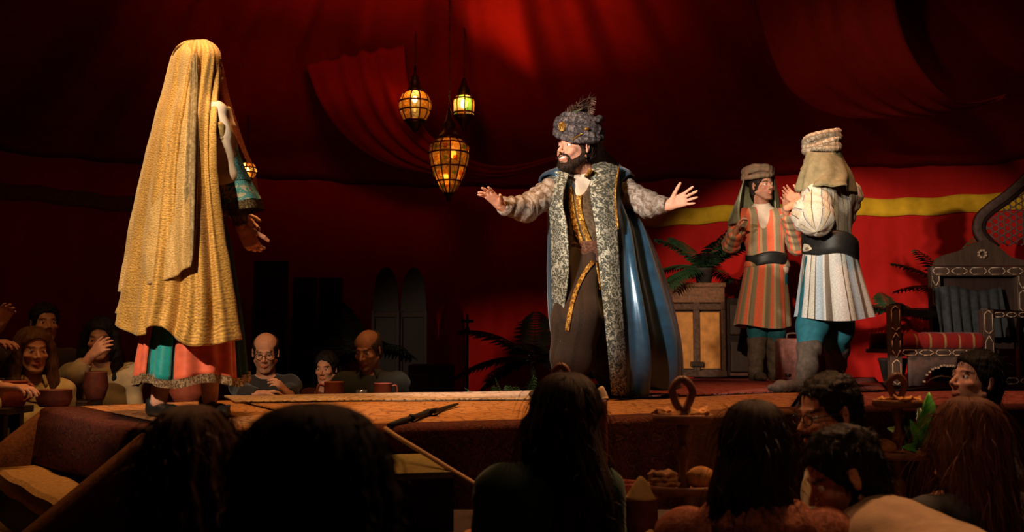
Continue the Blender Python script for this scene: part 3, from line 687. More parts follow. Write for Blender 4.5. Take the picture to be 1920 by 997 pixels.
# ------------------------------------------------------------ people
def basis(face, up=(0, 0, 1)):            # columns: own left, back, up (a face looks along -y)
    y = -nrm(face); x = nrm(np.cross(y, up)); z = np.cross(x, y); return np.stack([x, y, z], 1)
def rot_about(v, ax, a):
    ax = nrm(ax); v = np.asarray(v, float); return v*math.cos(a) + np.cross(ax, v)*math.sin(a) + ax*np.dot(ax, v)*(1 - math.cos(a))
def head_prims(c, R, s=1.0, smile=0, jaw=1.0, nose=1.0, fem=0, neck=None, neck_r=.056):
    T = lambda *p: c + R @ (np.array(p)*s)
    E = lambda p, r, k=None, A=None: ell_(T(*p), np.array(r)*s, R if A is None else R @ A, k)
    K = lambda p, ra, q, rb, k=None: cap_(T(*p), ra*s, T(*q), rb*s, k=k)
    jw = jaw*(.92 if fem else 1); q = [
     E((0, .014, .038), (.0755, .094, .082)), E((0, -.028, -.03), (.060, .062, .085)), E((0, -.043, -.082), (.043*jw, .042, .032)),
     K((-.062*jw, -.004, -.055), .014, (-.022, -.07, -.104), .014), K((.062*jw, -.004, -.055), .014, (.022, -.07, -.104), .014),
     K((-.036, -.081, .020), .008 if not fem else .006, (.036, -.081, .020), .008 if not fem else .006, .012),
     E((.040, -.062, -.026), (.022, .024, .017)), E((-.040, -.062, -.026), (.022, .024, .017)),
     E((0, -.083, -.105), (.019, .016, .015), .014)]
    for sx in (1, -1): q.append(('s',) + E((sx*.031, -.100, -.001), (.020, .018, .0125))[1:4] + (.010,))
    q += [K((0, -.084, .008), .0065, (0, -.111*(.55+.45*nose), -.030), .0095, .008), E((.0115, -.097, -.036), (.0085, .010, .0075), .006), E((-.0115, -.097, -.036), (.0085, .010, .0075), .006)]
    if smile:
        q += [E((0, -.083, -.066), (.033, .018, .020), .012), E((.036, -.072, -.043), (.018, .018, .015), .012), E((-.036, -.072, -.043), (.018, .018, .015), .012),
              ('s',) + E((0, -.103, -.066), (.029, .026, .0125))[1:4] + (.003,),
              K((-.026, -.090, -.056), .0038, (0, -.101, -.0535), .0045, .004), K((.026, -.090, -.056), .0038, (0, -.101, -.0535), .0045, .004),
              K((-.024, -.089, -.066), .0042, (0, -.098, -.079), .0055, .004), K((.024, -.089, -.066), .0042, (0, -.098, -.079), .0055, .004)]
    else:
        q += [K((-.022, -.087, -.0665), .003, (0, -.0975, -.0630), .0052, .006), K((.022, -.087, -.0665), .003, (0, -.0975, -.0630), .0052, .006),
              K((-.019, -.087, -.0705), .003, (0, -.0955, -.0745), .0062, .006), K((.019, -.087, -.0705), .003, (0, -.0955, -.0745), .0062, .006)]
    for sx in (1, -1):                     # eyelids and ears
        q += [K((sx*.019, -.0835, .0055), .0042, (sx*.044, -.078, .0045), .0042, .004), K((sx*.031, -.0860, .0072), .0048, (sx*.031, -.0860, .0072), .0048, .004), K((sx*.020, -.083, -.0085), .003, (sx*.043, -.078, -.0075), .003, .004)]
        A = rotz(sx*.35)
        q += [E((sx*.079, .008, -.004), (.006, .017, .031), .006, A), E((sx*.077, .004, -.027), (.006, .010, .010), .005, A), ('s',) + E((sx*.087, .006, .002), (.006, .010, .018), None, A)[1:4] + (.005,)]
    if neck is not None: q.append(cap_(T(0, .018, -.075), neck_r*s, neck, neck_r*1.08*s))
    return q, T
def head_tint(c, R, s, lips=(1.0, .55, .5), brow=(.16, .12, .1), stubble=0, bald=None, flush=1):
    def f(V):
        L = (V - c) @ R/s; t = np.ones((len(V), 3)); x, y, z = L.T; front = y < -.03
        def blend(w, col): 
            nonlocal t; t = t*(1 - w[:, None]) + w[:, None]*t*np.array(col)
        blend(np.exp(-((x/.024)**4 + ((z + .069)/.010)**4))*front, lips)
        blend(np.clip(np.exp(-(((np.abs(x) - .032)/.019)**4 + ((z - .0225 + .10*(np.abs(x) - .03)**1*np.sign(np.abs(x) - .03)*.8)/.0055)**4))*1.3, 0, 1)*front, brow)
        blend(.35*flush*np.exp(-(((np.abs(x) - .042)/.02)**2 + ((z + .03)/.02)**2))*front, (1.0, .62, .55))
        if stubble: blend(stubble*np.clip((-.045 - z)/.02, 0, 1)*np.clip((.04 - y)/.03, 0, 1)*(1 - np.exp(-((x/.02)**4 + ((z + .068)/.009)**4))), (.35, .30, .28))
        return t
    return f
def add_eyes(root, c, R, s, look=(0, -1, 0), iris=(.10, .05, .02)):
    look = R.T @ nrm(look)
    for sx in (1, -1):
        g = G(); n = 16; rings = []; lk = nrm(look); a = nrm(np.cross(lk, [0, 0, 1])); b = np.cross(a, lk); T = []
        for t in np.r_[0.001, .18, .24, .50, .56, .9, 1.4, 2.0, 2.7, 3.13]:
            rings.append([npv(sx*.0315, -.0735, -.001) + .0122*(lk*math.cos(t) + math.sin(t)*(a*math.cos(p) + b*math.sin(p))) for p in np.linspace(0, 2*PI, n, endpoint=False)])
            T += [(.01, .01, .01) if t < .22 else iris if t < .52 else (.80, .74, .70)]*n
        V = np.array(rings).reshape(-1, 3); g.add(c + (V*s) @ R.T, grid_faces(10, n, True), None, T); g.build('eyeball', M['eye'], root)
def hand_prims(w, d, pn, th, s=1.0, curl=(.25,)*4, spread=.12, thumb=.75, thcurl=.2, palm_len=.088):
    d = nrm(d); pn = nrm(np.asarray(pn) - d*np.dot(pn, d)); t = nrm(np.cross(d, pn)); t = t if np.dot(t, th) > 0 else -t
    q = []; w = np.asarray(w, float)
    offs = [.030, .010, -.010, -.028]; lens = [.070, .079, .073, .057]; rad = [.0088, .009, .0086, .0076]; ml = [1.0, 1.02, .97, .9]
    for i in range(4):
        k = w + s*(d*palm_len*ml[i] + t*offs[i]); q.append(cap_(w + s*(t*offs[i]*.55), .0150*s, k, .0118*s, pn, .95, .016*s))
        dd = nrm(d + t*spread*(1.5 - i)*1.1); p = k; cu = curl[i if len(curl) > 1 else 0]
        for j, f in enumerate((.44, .31, .25)):
            dd = nrm(rot_about(dd, np.cross(dd, pn), cu*(1.0, 1.15, .8)[j])); e = p + dd*lens[i]*f*s
            q.append(cap_(p, rad[i]*s*(1 - .08*j), e, rad[i]*s*(.92 - .10*j), k=.006*s)); p = e
    a = w + s*(d*.022 + t*.024 + pn*.006); dd = nrm(d*(1 - thumb*.55) + t*thumb + pn*.18); p = a
    for j, (L, r0, r1) in enumerate(((.040, .0145, .0115), (.034, .0108, .0098), (.028, .0098, .0082))):
        if j: dd = nrm(dd + (d*.55 - t*.25)*thcurl + pn*thcurl*.4)
        e = p + dd*L*s; q.append(cap_(p, r0*s, e, r1*s, k=.010*s if j == 0 else .005*s)); p = e
    q.append(cap_(w - d*.05*s, .026*s, w + d*.006*s, .024*s, pn, .80, .02*s))
    return q
def torso_prims(pel, neck, shL, shR, w=1.0, belly=0, fem=0, inflate=0., fwd=None):
    """hips, waist, ribs, shoulders as one chain"""
    x = nrm(shL - shR); up = nrm(neck - pel); f = nrm(np.cross(x, up)) if fwd is None else fwd; f = -np.cross(up, x) if fwd is None else f
    L = np.linalg.norm(neck - pel); i = inflate
    A = lambda t: pel + up*L*t
    q = [cap_(A(-.02) + x*.075*w, .105*w + i, A(-.02) - x*.075*w, .105*w + i), cap_(A(.30) + x*.055*w, .092*w + i + belly*.6, A(.30) - x*.055*w, .092*w + i + belly*.6),
         cap_(A(.58) + x*.068*w, .100*w + i + belly*.25, A(.58) - x*.068*w, .100*w + i + belly*.25), cap_(A(.80) + x*.085*w, .088*w + i, A(.80) - x*.085*w, .088*w + i),
         cap_(neck - up*.01, .058 + i, shL*.55 + neck*.45 - up*.05, .062 + i), cap_(neck - up*.01, .058 + i, shR*.55 + neck*.45 - up*.05, .062 + i),
         cap_(shL*.62 + A(.80)*.38, .07 + i, shL, .062*min(w, 1.1) + i), cap_(shR*.62 + A(.80)*.38, .07 + i, shR, .062*min(w, 1.1) + i)]
    if belly: q.append(ell_(A(.30) + f*.03, np.array([.13, .10, .14])*w + belly, basis(f, up)))
    if fem: q += [ell_(A(.62) + f*.075 + x*.06*k, (.055 + i, .055 + i, .06 + i)) for k in (1, -1)]
    return q, f
def arm_prims(sh, el, wr, r=(.055, .043, .030), i=0.): return [cap_(sh, r[0] + i, el, r[1] + i), cap_(el, r[1] + i, wr, r[2] + i)]
def leg_prims(h, k, a, r=(.082, .056, .038), i=0.): return [cap_(h, r[0] + i, k, r[1] + i), cap_(k, r[1] + i, k*.62 + a*.38, r[1]*1.02 + i), cap_(k*.62 + a*.38, r[1]*1.02 + i, a, r[2] + i)]
def foot_prims(a, d, s=1.0, lift=0): 
    d = nrm(np.asarray(d)*(1, 1, 0)); a = np.asarray(a, float); h = a*(1, 1, 0) + [0, 0, lift + .035]
    return [cap_(a, .038*s, h - d*.03*s, .036*s), cap_(h - d*.035*s, .034*s, h + d*.12*s + [0, 0, -.008], .036*s, (0, 0, 1), .9), cap_(h + d*.11*s + [0, 0, -.01], .038*s, h + d*.175*s + [0, 0, -.014], .024*s, (0, 0, 1), .8)]
def hair_cap(c, R, s, T, line=.068, th=.010, nape=-.06, side=.0, seed=0, vox=.0055, bald=False, wr=.004, wf=95):
    """short hair: a shell over the skull, cut away where the face is"""
    q = [ell_(c + R @ (npv(0, .016, .040)*s), (np.array([.0755, .094, .082]) + th)*s, R), ell_(c + R @ (npv(0, .035, -.02)*s), (np.array([.066, .070, .075]) + th)*s, R),
         cut_(c + R @ (npv(0, -.085, -.035)*s), np.array([.078, .085, .035 + line])*s, R, .012*s), pl_(c + R @ (npv(0, .02, nape)*s), R @ npv(0, -.45, -1), .012*s)]
    for sx in (1, -1): q.append(cut_(c + R @ (npv(sx*.085, .006, -.012)*s), np.array([.022, .020, .036])*s, R, .006))
    if bald: q.append(cut_(c + R @ (npv(0, -.03, .10)*s), np.array([.080, .115, .075])*s, R, .01*s))
    V, F = sdf_mesh(q, vox, .02); V = smooth_np(V, F, 1); N = vnormals(V, F); V = V + N*(wr*(sn(V, wf, seed) + .6*sn(V, wf*2.6, seed + 1)))[:, None]
    L = (V - c) @ R; U = np.c_[np.arctan2(L[:, 0], -L[:, 1])*.09, L[:, 2], 0*L[:, 0]]
    return V, F, U
def strands(g, pts, nrmls, n, length, droop=1.0, w=.0012, seed=0, curl=0, steps=5, lift=.4):
    rs = np.random.RandomState(seed); i = rs.randint(0, len(pts), n)
    for j in i:
        p = pts[j].copy(); d = nrm(nrmls[j]*lift + rs.normal(0, .35, 3) + [0, 0, -.4*droop]); L = length*(.5 + rs.rand()); path = [p.copy()]
        a = rs.rand()*6.28
        for k in range(steps):
            d = nrm(d + npv(0, 0, -droop*.45) + curl*npv(math.cos(a + k*1.7), math.sin(a + k*1.7), .3*math.cos(a*2 + k*2.3))); p = p + d*L/steps; path.append(p.copy())
        q = np.array(path); sd = nrm(rs.normal(size=3)); ww = w*np.linspace(1, .3, len(q))[:, None]
        V = np.empty((len(q)*2, 3)); V[0::2] = q - sd*ww; V[1::2] = q + sd*ww; k = np.arange(len(q) - 1)*2
        g.add(V, np.c_[k, k+1, k+3, k+2], np.c_[np.full(len(V), j*.013), np.repeat(np.linspace(0, .2, len(q)), 2)])
def long_hair(c, R, s, back, bottom, wtop=.095, wbot=.13, dbot=.06, fwd=.0, seed=0, n=84, ridge=.007, wave=.01, part=0):
    """hair falling from the crown down the back; back = way it falls, bottom = length under the eyes"""
    b = nrm(np.asarray(back)*(1, 1, 0)); x = np.cross(b, [0, 0, 1.]); rs = np.random.RandomState(seed); th = np.linspace(0, 2*PI, n, endpoint=False); rows = []
    rd = sum(rs.rand()*np.sin(th*k + rs.rand()*6.28) for k in (7, 11, 16, 23, 31))/2.0
    for t in np.linspace(0, 1, 34):
        if t < .30:
            u = t/.30; z = .128*s*math.cos(u*PI*.5) ; r = math.sin(u*PI*.5)**.72; rx = wtop*s*r; ry = .115*s*r; cy = .012*s; cen = c + R @ npv(0, cy, 0) + npv(0, 0, z + .004)
        else:
            u = (t - .30)/.70; z = -bottom*u; rx = wtop*s + (wbot - wtop*s)*u**.8; ry = .115*s + (dbot - .115*s)*min(1, u*1.6); cen = c + R @ npv(0, .012*s, 0) + b*(.055*min(1, u*1.8)) + npv(0, 0, z) + x*wave*2*math.sin(u*5 + seed)
            if u > .85: rx *= 1 - .5*((u - .85)/.15)**2; ry *= 1 - .5*((u - .85)/.15)**2
        a = ridge*min(1, t*3)*(1 + .6*t); k = 1 + a/max(rx, .02)*(rd + .5*np.sin(th*13 + t*9 + seed))
        rows.append(cen + (x*np.cos(th)[:, None]*rx + b*np.sin(th)[:, None]*ry)*k[:, None] + wave*np.sin(t*12 + 2*th)[:, None]*b*t)
    return np.array(rows)
def lapse(*a): pass
# ------------------------------------------------------------ the seated guests
def stool(x, y, top, fl, label):
    t = thing('stool', label, 'stool', (x, y, fl)); h = top - fl
    g = G(); add_lathe(g, (x, y, top), [(.02, -.035), (.145, -.035), (.155, -.018), (.145, 0), (.02, .002)], 18); g.build('seat', M['tablewood'], t)
    for k in range(3):
        a = k*2.094 + .4; g = G(); add_tube(g, [npv(x + .08*math.cos(a), y + .08*math.sin(a), top - .03), npv(x + .14*math.cos(a), y + .14*math.sin(a), fl)], .016, 7); g.build('leg', M['tablewood'], t)
def guest(label, hx, hy, d, face, body, top='black', hair=None, hm='hairdark', s=1.0, w=.92, fem=0, lean=.12, skin_='skintan', fl=0., pel=None, arms=None, smile=0, stub=0, group=None, glasses=False, under=None, sit=None, vox=.006, collar=None, tpants='c_jeans', blouse=None, neckup=.175, wr=.006, head_up=(0, 0, 1), turtle=0, noff=0., legdir=None, cs=1.0, name='guest'):
    c = P(hx, hy, d); face = nrm(face); R = basis(face, head_up); b = nrm(np.array([body[0], body[1], 0.]))
    x = nrm(np.cross([0, 0, 1.], b))
    neck = c - R[:, 2]*(.06) - npv(0, 0, (neckup - .06)*s) - face*.018 + npv(noff, 0, 0)
    if pel is None: pel = neck - .50*(npv(0, 0, math.cos(lean)) + b*math.sin(lean))
    else: pel = P(*pel)
    up = nrm(neck - pel); shd = .155*w/.92; shL = neck + x*shd - up*.055; shR = neck - x*shd - up*.055
    root = thing(name, label, 'person', (pel[0], pel[1], fl), group)
    A = {}
    for k, sh in (('L', shL), ('R', shR)):
        sg = 1 if k == 'L' else -1
        if arms and k in arms: 
            e, wv = arms[k][:2]; e = P(*e) if len(e) == 3 else e; wv = P(*wv) if len(wv) == 3 else wv
        else:
            e = sh - up*.255 + x*sg*.045 + b*.05; wv = e + b*.20 - x*sg*.07 - npv(0, 0, .02)
        A[k] = (sh, e, wv)
    hips = [pel + x*.085*sg - up*.02 for sg in (1, -1)]; legs = []
    lb = b if legdir is None else nrm(npv(legdir[0], legdir[1], 0))
    for sg, h in zip((1, -1), hips):
        k = h + lb*.40 + x*sg*.05; k[2] = max(h[2], fl + .30); a = npv(k[0] + b[0]*.02, k[1] + b[1]*.02, fl + .085); legs.append((h, k, a))
    g = G(); hp, T = head_prims(c, R, s, neck=neck, fem=fem, smile=smile, neck_r=.047 if fem else .056); add_sdf(g, hp, vox, .012*s, 1, tint=head_tint(c, R, s, stubble=stub))
    tp, fwd = torso_prims(pel, neck, shL, shR, w, fem=fem); pr = list(tp)
    for k in 'LR': pr += arm_prims(*A[k], r=(.046, .038, .027))
    for l in legs: pr += leg_prims(*l)
    add_sdf(g, pr, .018, .05, 1)
    for k in 'LR':
        sh, e, wv = A[k]; sg = 1 if k == 'L' else -1; dflt = nrm(wv - e); hd = arms[k][2] if arms and k in arms and len(arms[k]) > 2 else (dflt + npv(0, 0, -.15), npv(0, 0, -1) + .2*b, -x*sg)
        add_sdf(g, hand_prims(wv, hd[0], hd[1], hd[2], .95 if fem else 1.02, hd[3] if len(hd) > 3 else (.3, .35, .4, .45), .06, .55, .3), .0055, .012, 1)
    g.build('body', M[skin_], root); add_eyes(root, c, R, s, face)
    # clothes
    inf = .014; tq, _ = torso_prims(pel, neck - up*.012, shL, shR, w*1.02, fem=fem, inflate=inf); pr = list(tq)
    for k in 'LR':
        sh, e, wv = A[k]; ee = wv + nrm(e - wv)*.02; pr += [cap_(sh, .062, e, .054), cap_(e, .054, ee, .040)]
    if turtle: pr.append(cap_(neck, .062, neck*.55 + c*.45 - face*.01, .060))
    else: pr.append(cut_(neck + up*.05 + b*.02, (.075, .075, .065), None, .01))
    for k in 'LR':
        sh, e, wv = A[k]; ee = wv + nrm(e - wv)*.005; pr.append(cut_(wv, (.05, .05, .05), None, .004))
    g = G(); add_sdf(g, pr, .010 if d < 4 else .012, .045, 1, wr, 20, int(hx) % 50, ring=.003, rf=60); g.build(blouse or 'shirt', M[top], root)
    if collar:
        g = G(); t = np.linspace(-2.5, 2.5, 26); rr = []
        for o, r in ((-.012, .085), (.012, .072), (.040, .066), (.042, .074), (.008, .094), (-.02, .105)): rr.append(neck + up*o + (b*np.cos(t)[:, None]*-1 + x*np.sin(t)[:, None])*(r*cs*(1 + .08*(cs > 1)*np.sin(t*11))[:, None]))
        add_sheet(g, rr, .004); g.build('collar', M[collar], root)
    for h, k, a in legs:
        g = G(); add_sdf(g, [cap_(h, .088, k, .066), cap_(k, .064, a, .052)], .016, .03, 1, .004, 20, 3); g.build('trouser_leg', M[tpants], root)
        g = G(); add_sdf(g, [cap_(a - [0, 0, .0], .04, a - [0, 0, .02], .04)] + foot_prims(a, b, 1.0, fl), .013, .02, 1); g.build('shoe', M['shoe'], root)
    if hair: hair(root, c, R, s, T, M[hm], face, b, x, up, neck)
    if glasses:
        g = G()
        for sx in (1, -1):
            t = np.linspace(0, 2*PI, 22); add_tube(g, [T(sx*.0315 + .023*math.cos(a), -.103 + .004*abs(math.cos(a)), -.002 + .017*math.sin(a)) for a in t], .0022, 6); add_tube(g, [T(sx*.054, -.099, .003), T(sx*.079, -.02, .006), T(sx*.080, .012, -.004)], .0020, 6)
        add_tube(g, [T(-.009, -.106, .002), T(0, -.108, .005), T(.009, -.106, .002)], .002, 6); g.build('glasses', M['spec'], root)
    if under is not None: stool(pel[0], pel[1], pel[2] - .112, fl, under)
    return root
def H_cap(line=.068, th=.010, nape=-.07, seed=1, n=900, L=.03, wr=.006, bald=False, curl=0, vox=.006, droop=.8):
    def f(root, c, R, s, T, m, face, b, x, up, neck):
        V, F, U = hair_cap(c, R, s, T, line, th, nape, seed=seed, wr=wr, bald=bald, vox=vox); g = G(); g.add(V, F, U)
        if n: strands(g, V, vnormals(V, F), n, L, droop, .0013, seed, curl)
        g.build('hair', m, root)
    return f
def H_long(bottom=.42, wtop=.092, wbot=.12, dbot=.055, seed=1, back=None, n=500, L=.12, curl=.1, ff=1.0, wave=.01, ridge=.007, beard=None, lift=.35, sw=.0013, locks=0):
    def f(root, c, R, s, T, m, face, b, x, up, neck):
        bk = -face if back is None else np.array(back, float); rows = long_hair(c, R, s, bk, bottom, wtop, wbot, dbot, seed=seed, wave=wave, ridge=ridge); g = G()
        if ff < 1:      # keep the face clear: squash the front half of every ring backwards
            bb = nrm(bk*(1, 1, 0))
            for r in rows:
                cen = r.mean(0); a = (r - cen) @ bb; a2 = np.where(a < 0, a*ff, a); r += (a2 - a)[:, None]*bb
            V, F, U = hair_cap(c, R, s, T, .066, .012, -.08, seed=seed); g.add(V, F, U)
        add_loft(g, rows)
        for sx in ((1, -1) if locks else ()):
            pts = [T(sx*.060, -.035, .085), T(sx*.086, -.02, .02), T(sx*.094, -.03, -.08), T(sx*.098, -.045, -.17) , T(sx*.092, -.075, -.17 - locks*.6), T(sx*.080, -.085, -.17 - locks)]; rr = [.018, .026, .030, .032, .026, .010]
            q = [cap_(a_, r1, b_, r2) for a_, b_, r1, r2 in zip(pts[:-1], pts[1:], rr[:-1], rr[1:])]; add_sdf(g, q, .007, .02, 1, .006, 60, seed)
        V = rows.reshape(-1, 3); N = np.concatenate([(r - r.mean(0))/(np.linalg.norm(r - r.mean(0), axis=1, keepdims=True) + 1e-6) for r in rows])
        if n: strands(g, V[rows.shape[1]*3:], N[rows.shape[1]*3:], n, L, 1.0, sw, seed, curl, 6, lift)
        g.build('hair', m, root)
    return f
def add_beard(root, c, R, s, m, full=1.0, seed=1):
    K = lambda a, ra, b, rb: cap_(c + R @ (np.array(a)*s), ra*s, c + R @ (np.array(b)*s), rb*s); bp = []
    for k in (1, -1): bp += [K((k*.067, .0, -.028), .009, (k*.061, -.012, -.062), .013), K((k*.061, -.012, -.062), .014, (k*.034, -.062, -.101), .016*full), K((k*.034, -.062, -.101), .016*full, (0, -.082, -.112), .019*full), K((k*.028, -.086, -.057), .005, (k*.004, -.0985, -.052), .0055), K((k*.029, -.086, -.057), .006, (k*.032, -.072, -.085), .009)]
    g = G(); V, F = sdf_mesh(bp, .005, .010); V = smooth_np(V, F, 1); N = vnormals(V, F); V = V + N*(.003*sn(V, 120, seed))[:, None]; g.add(V, F, V[:, [0, 2, 1]]); strands(g, V, N, 500, .018*full, 1.1, .0012, seed, .3); g.build('beard', m, root)
AW = (0, 1, 0)
# nearest row, seen from behind
guest('guest with a loose frizzy brown head of hair at the left steps, back to us', 360, 884, 2.0, (.1, 1, 0), AW, 'c_darkbrown', H_long(.45, .088, .125, .07, 3, n=2600, L=.10, curl=.55, ridge=.012, wave=.012, lift=.6), 'hairbrown', fem=1, under='stool under the frizzy haired guest')
guest('large dark head in the nearest row, hair cropped round, back to us', 588, 927, 1.5, (.05, 1, 0), AW, 'c_black', H_long(.30, .118, .125, .10, 5, n=2200, L=.05, curl=.5, ridge=.006, wave=.004, lift=.7), 'hairdark', w=1.0, s=1.02, under='stool under the nearest dark haired guest')
guest('woman with long dark hair in a green top, back to us by the tiered stand', 1060, 786, 2.8, (-.25, 1, .05), (-.1, 1), 'c_green', H_long(.36, .099, .135, .06, 8, back=(-.30, -1, 0), n=900, L=.12, curl=.15), 'hairdark', fem=1, w=.80, noff=-.05, neckup=.135, under='stool under the woman in green', blouse='blouse')
guest('woman with straight dark hair in a rust lace blouse, back to us', 1415, 845, 2.6, (.15, 1, .0), (.1, 1), 'rustlace', H_long(.30, .090, .105, .06, 12, n=700, L=.10, curl=.1), 'hairdark', fem=1, w=1.05, neckup=.165, cs=1.45, under='stool under the woman in rust lace', collar='rustlace', blouse='blouse')
r = guest('dark haired bearded man in a pale linen shirt facing left', 1553, 774, 3.3, (-.93, -.30, -.16), (-.8, .1), 'c_linen', H_cap(.070, .009, -.07, 4, 700, .025), 'hairblack', w=1.0, s=1.03, lean=.1, stub=.8, under='stool under the bearded man in linen', collar='c_linen', glasses=True)
F_ACE = nrm((-.93, -.30, -.16)); add_beard(r, P(1553, 774, 3.3), basis(F_ACE), 1.03, M['hairblack'])
r = guest('bearded man in a tan shirt leaning over with his head lowered', 1582, 890, 2.7, (-.86, .06, -.42), (-1, .25), 'c_tan', H_cap(.068, .010, -.07, 9, 900, .03), 'hairblack', w=1.12, s=1.0, pel=(1800, 1100, 2.35), legdir=(.1, 1), stub=.8, under='stool under the leaning man', collar='c_tan', wr=.009)
add_beard(r, P(1582, 890, 2.7), basis(nrm((-.86, .06, -.42))), 1.0, M['hairblack'], 1.1)
guest('woman with long red brown hair and dark top at the right edge', 1812, 826, 3.0, (-.55, .80, .05), (-.3, 1), 'c_black', H_long(.55, .090, .130, .06, 15, back=(.55, -.75, 0), n=1600, L=.16, curl=.12), 'hairred', fem=1, w=.95, under='stool under the woman with red brown hair', blouse='blouse')
guest('dark haired man in black looking up at the stage from the right', 1830, 714, 4.2, (-.93, -.24, .22), (-.7, .5), 'c_black', H_cap(.066, .011, -.07, 21, 700, .03), 'hairblack', w=1.0, s=1.04, skin_='skin', stub=.7, lean=.2, under='stool under the man looking up')
# left table
guest('woman with brown shoulder length hair in a cream blouse at the left table', 62, 657, 5.5, (.62, -.72, -.05), (.5, -.8), 'c_cream', H_long(.34, .104, .15, .07, 22, n=400, L=.06, curl=.3, ff=.45, locks=.14), 'hairbrown', fem=1, fl=.28, under='stool under the woman in cream blouse', collar='c_cream', blouse='blouse')
guest('dark haired woman behind the cream blouse looking across the table', 84, 606, 6.3, (.60, -.75, .05), (.4, -.9), 'c_darkbrown', H_cap(.066, .011, -.07, 23, 200, .02), 'hairblack', fem=1, fl=.28, under='stool under the woman behind the cream blouse')
guest('dark haired guest in a beige jumper resting a hand at the mouth', 189, 634, 6.0, (.18, -.95, -.14), (.1, -1), 'c_beige', H_long(.24, .092, .11, .06, 24, n=200, L=.05, curl=.3, ff=.30, locks=.10), 'hairblack', fem=1, fl=.28, w=1.0, under='stool under the guest in beige',
      arms={'R': ((146, 700, 5.75), (170, 668, 5.75), ((.55, -.15, .45), (.1, .8, -.3), (.2, .5, .8)))}, blouse='jumper')
guest('guest at the left edge reaching a bare arm across the table', -58, 596, 5.75, (.8, -.5, 0), (.8, -.6), 'c_darkbrown', H_cap(.068, .014, -.07, 25, 0), 'hairdark', fl=.28, under='stool under the guest reaching across',
      arms={'L': ((-85, 632, 5.5), (-22, 643, 5.35), ((1, -.1, .08), (0, 0, -1), (0, 1, 0))), 'R': ((-30, 630, 5.6), (-3, 612, 5.5), ((.4, -.1, .75), (.6, -.5, 0), (.2, -.5, .5)))})
guest('cropped guest at the lower left edge with a sleeve on the table', -75, 672, 4.9, (.8, -.4, 0), (.8, -.4), 'c_cream', H_cap(.068, .014, -.07, 26, 0), 'hairdark', fl=.28, under='stool under the cropped guest',
      arms={'L': ((-30, 735, 4.8), (8, 726, 4.75), ((1, -.05, .02), (0, 0, -1), (0, 1, .3)))})
# back table
guest('bald man with glasses in a black jumper looking down at the table', 498, 660, 6.9, (.12, -.93, -.24), (.1, -1), 'c_black', H_cap(.068, .008, -.07, 27, 0, bald=True, wr=.002), 'hairdark', s=1.08, w=1.0, fl=.28, glasses=True, stub=.5, under='stool under the bald man with glasses',
      arms={'R': ((462, 740, 6.7), (492, 738, 6.62), ((.8, -.1, .1), (0, -.2, -1), (.2, -.8, 0))), 'L': ((545, 745, 6.7), (540, 738, 6.62), ((-.45, -.1, .5), (-.3, .2, -.6), (-.5, .2, .6)))})
guest('balding man in a charcoal jacket bowing his head over the mugs', 690, 655, 6.9, (-.30, -.88, -.30), (-.1, -1), 'c_charcoal', H_cap(.068, .010, -.07, 28, 100, .015, bald=True, wr=.002), 'hairgrey', s=1.08, w=1.15, fl=.28, stub=.4, under='stool under the man in charcoal', collar='c_charcoal', blouse='jacket')
guest('barely lit guest in dark red sitting between the two bald men', 612, 690, 7.7, (-.2, -.95, -.1), (-.1, -1), 'c_maroon', H_cap(.068, .014, -.07, 29, 0), 'hairblack', fl=.28, under='stool under the barely lit guest')
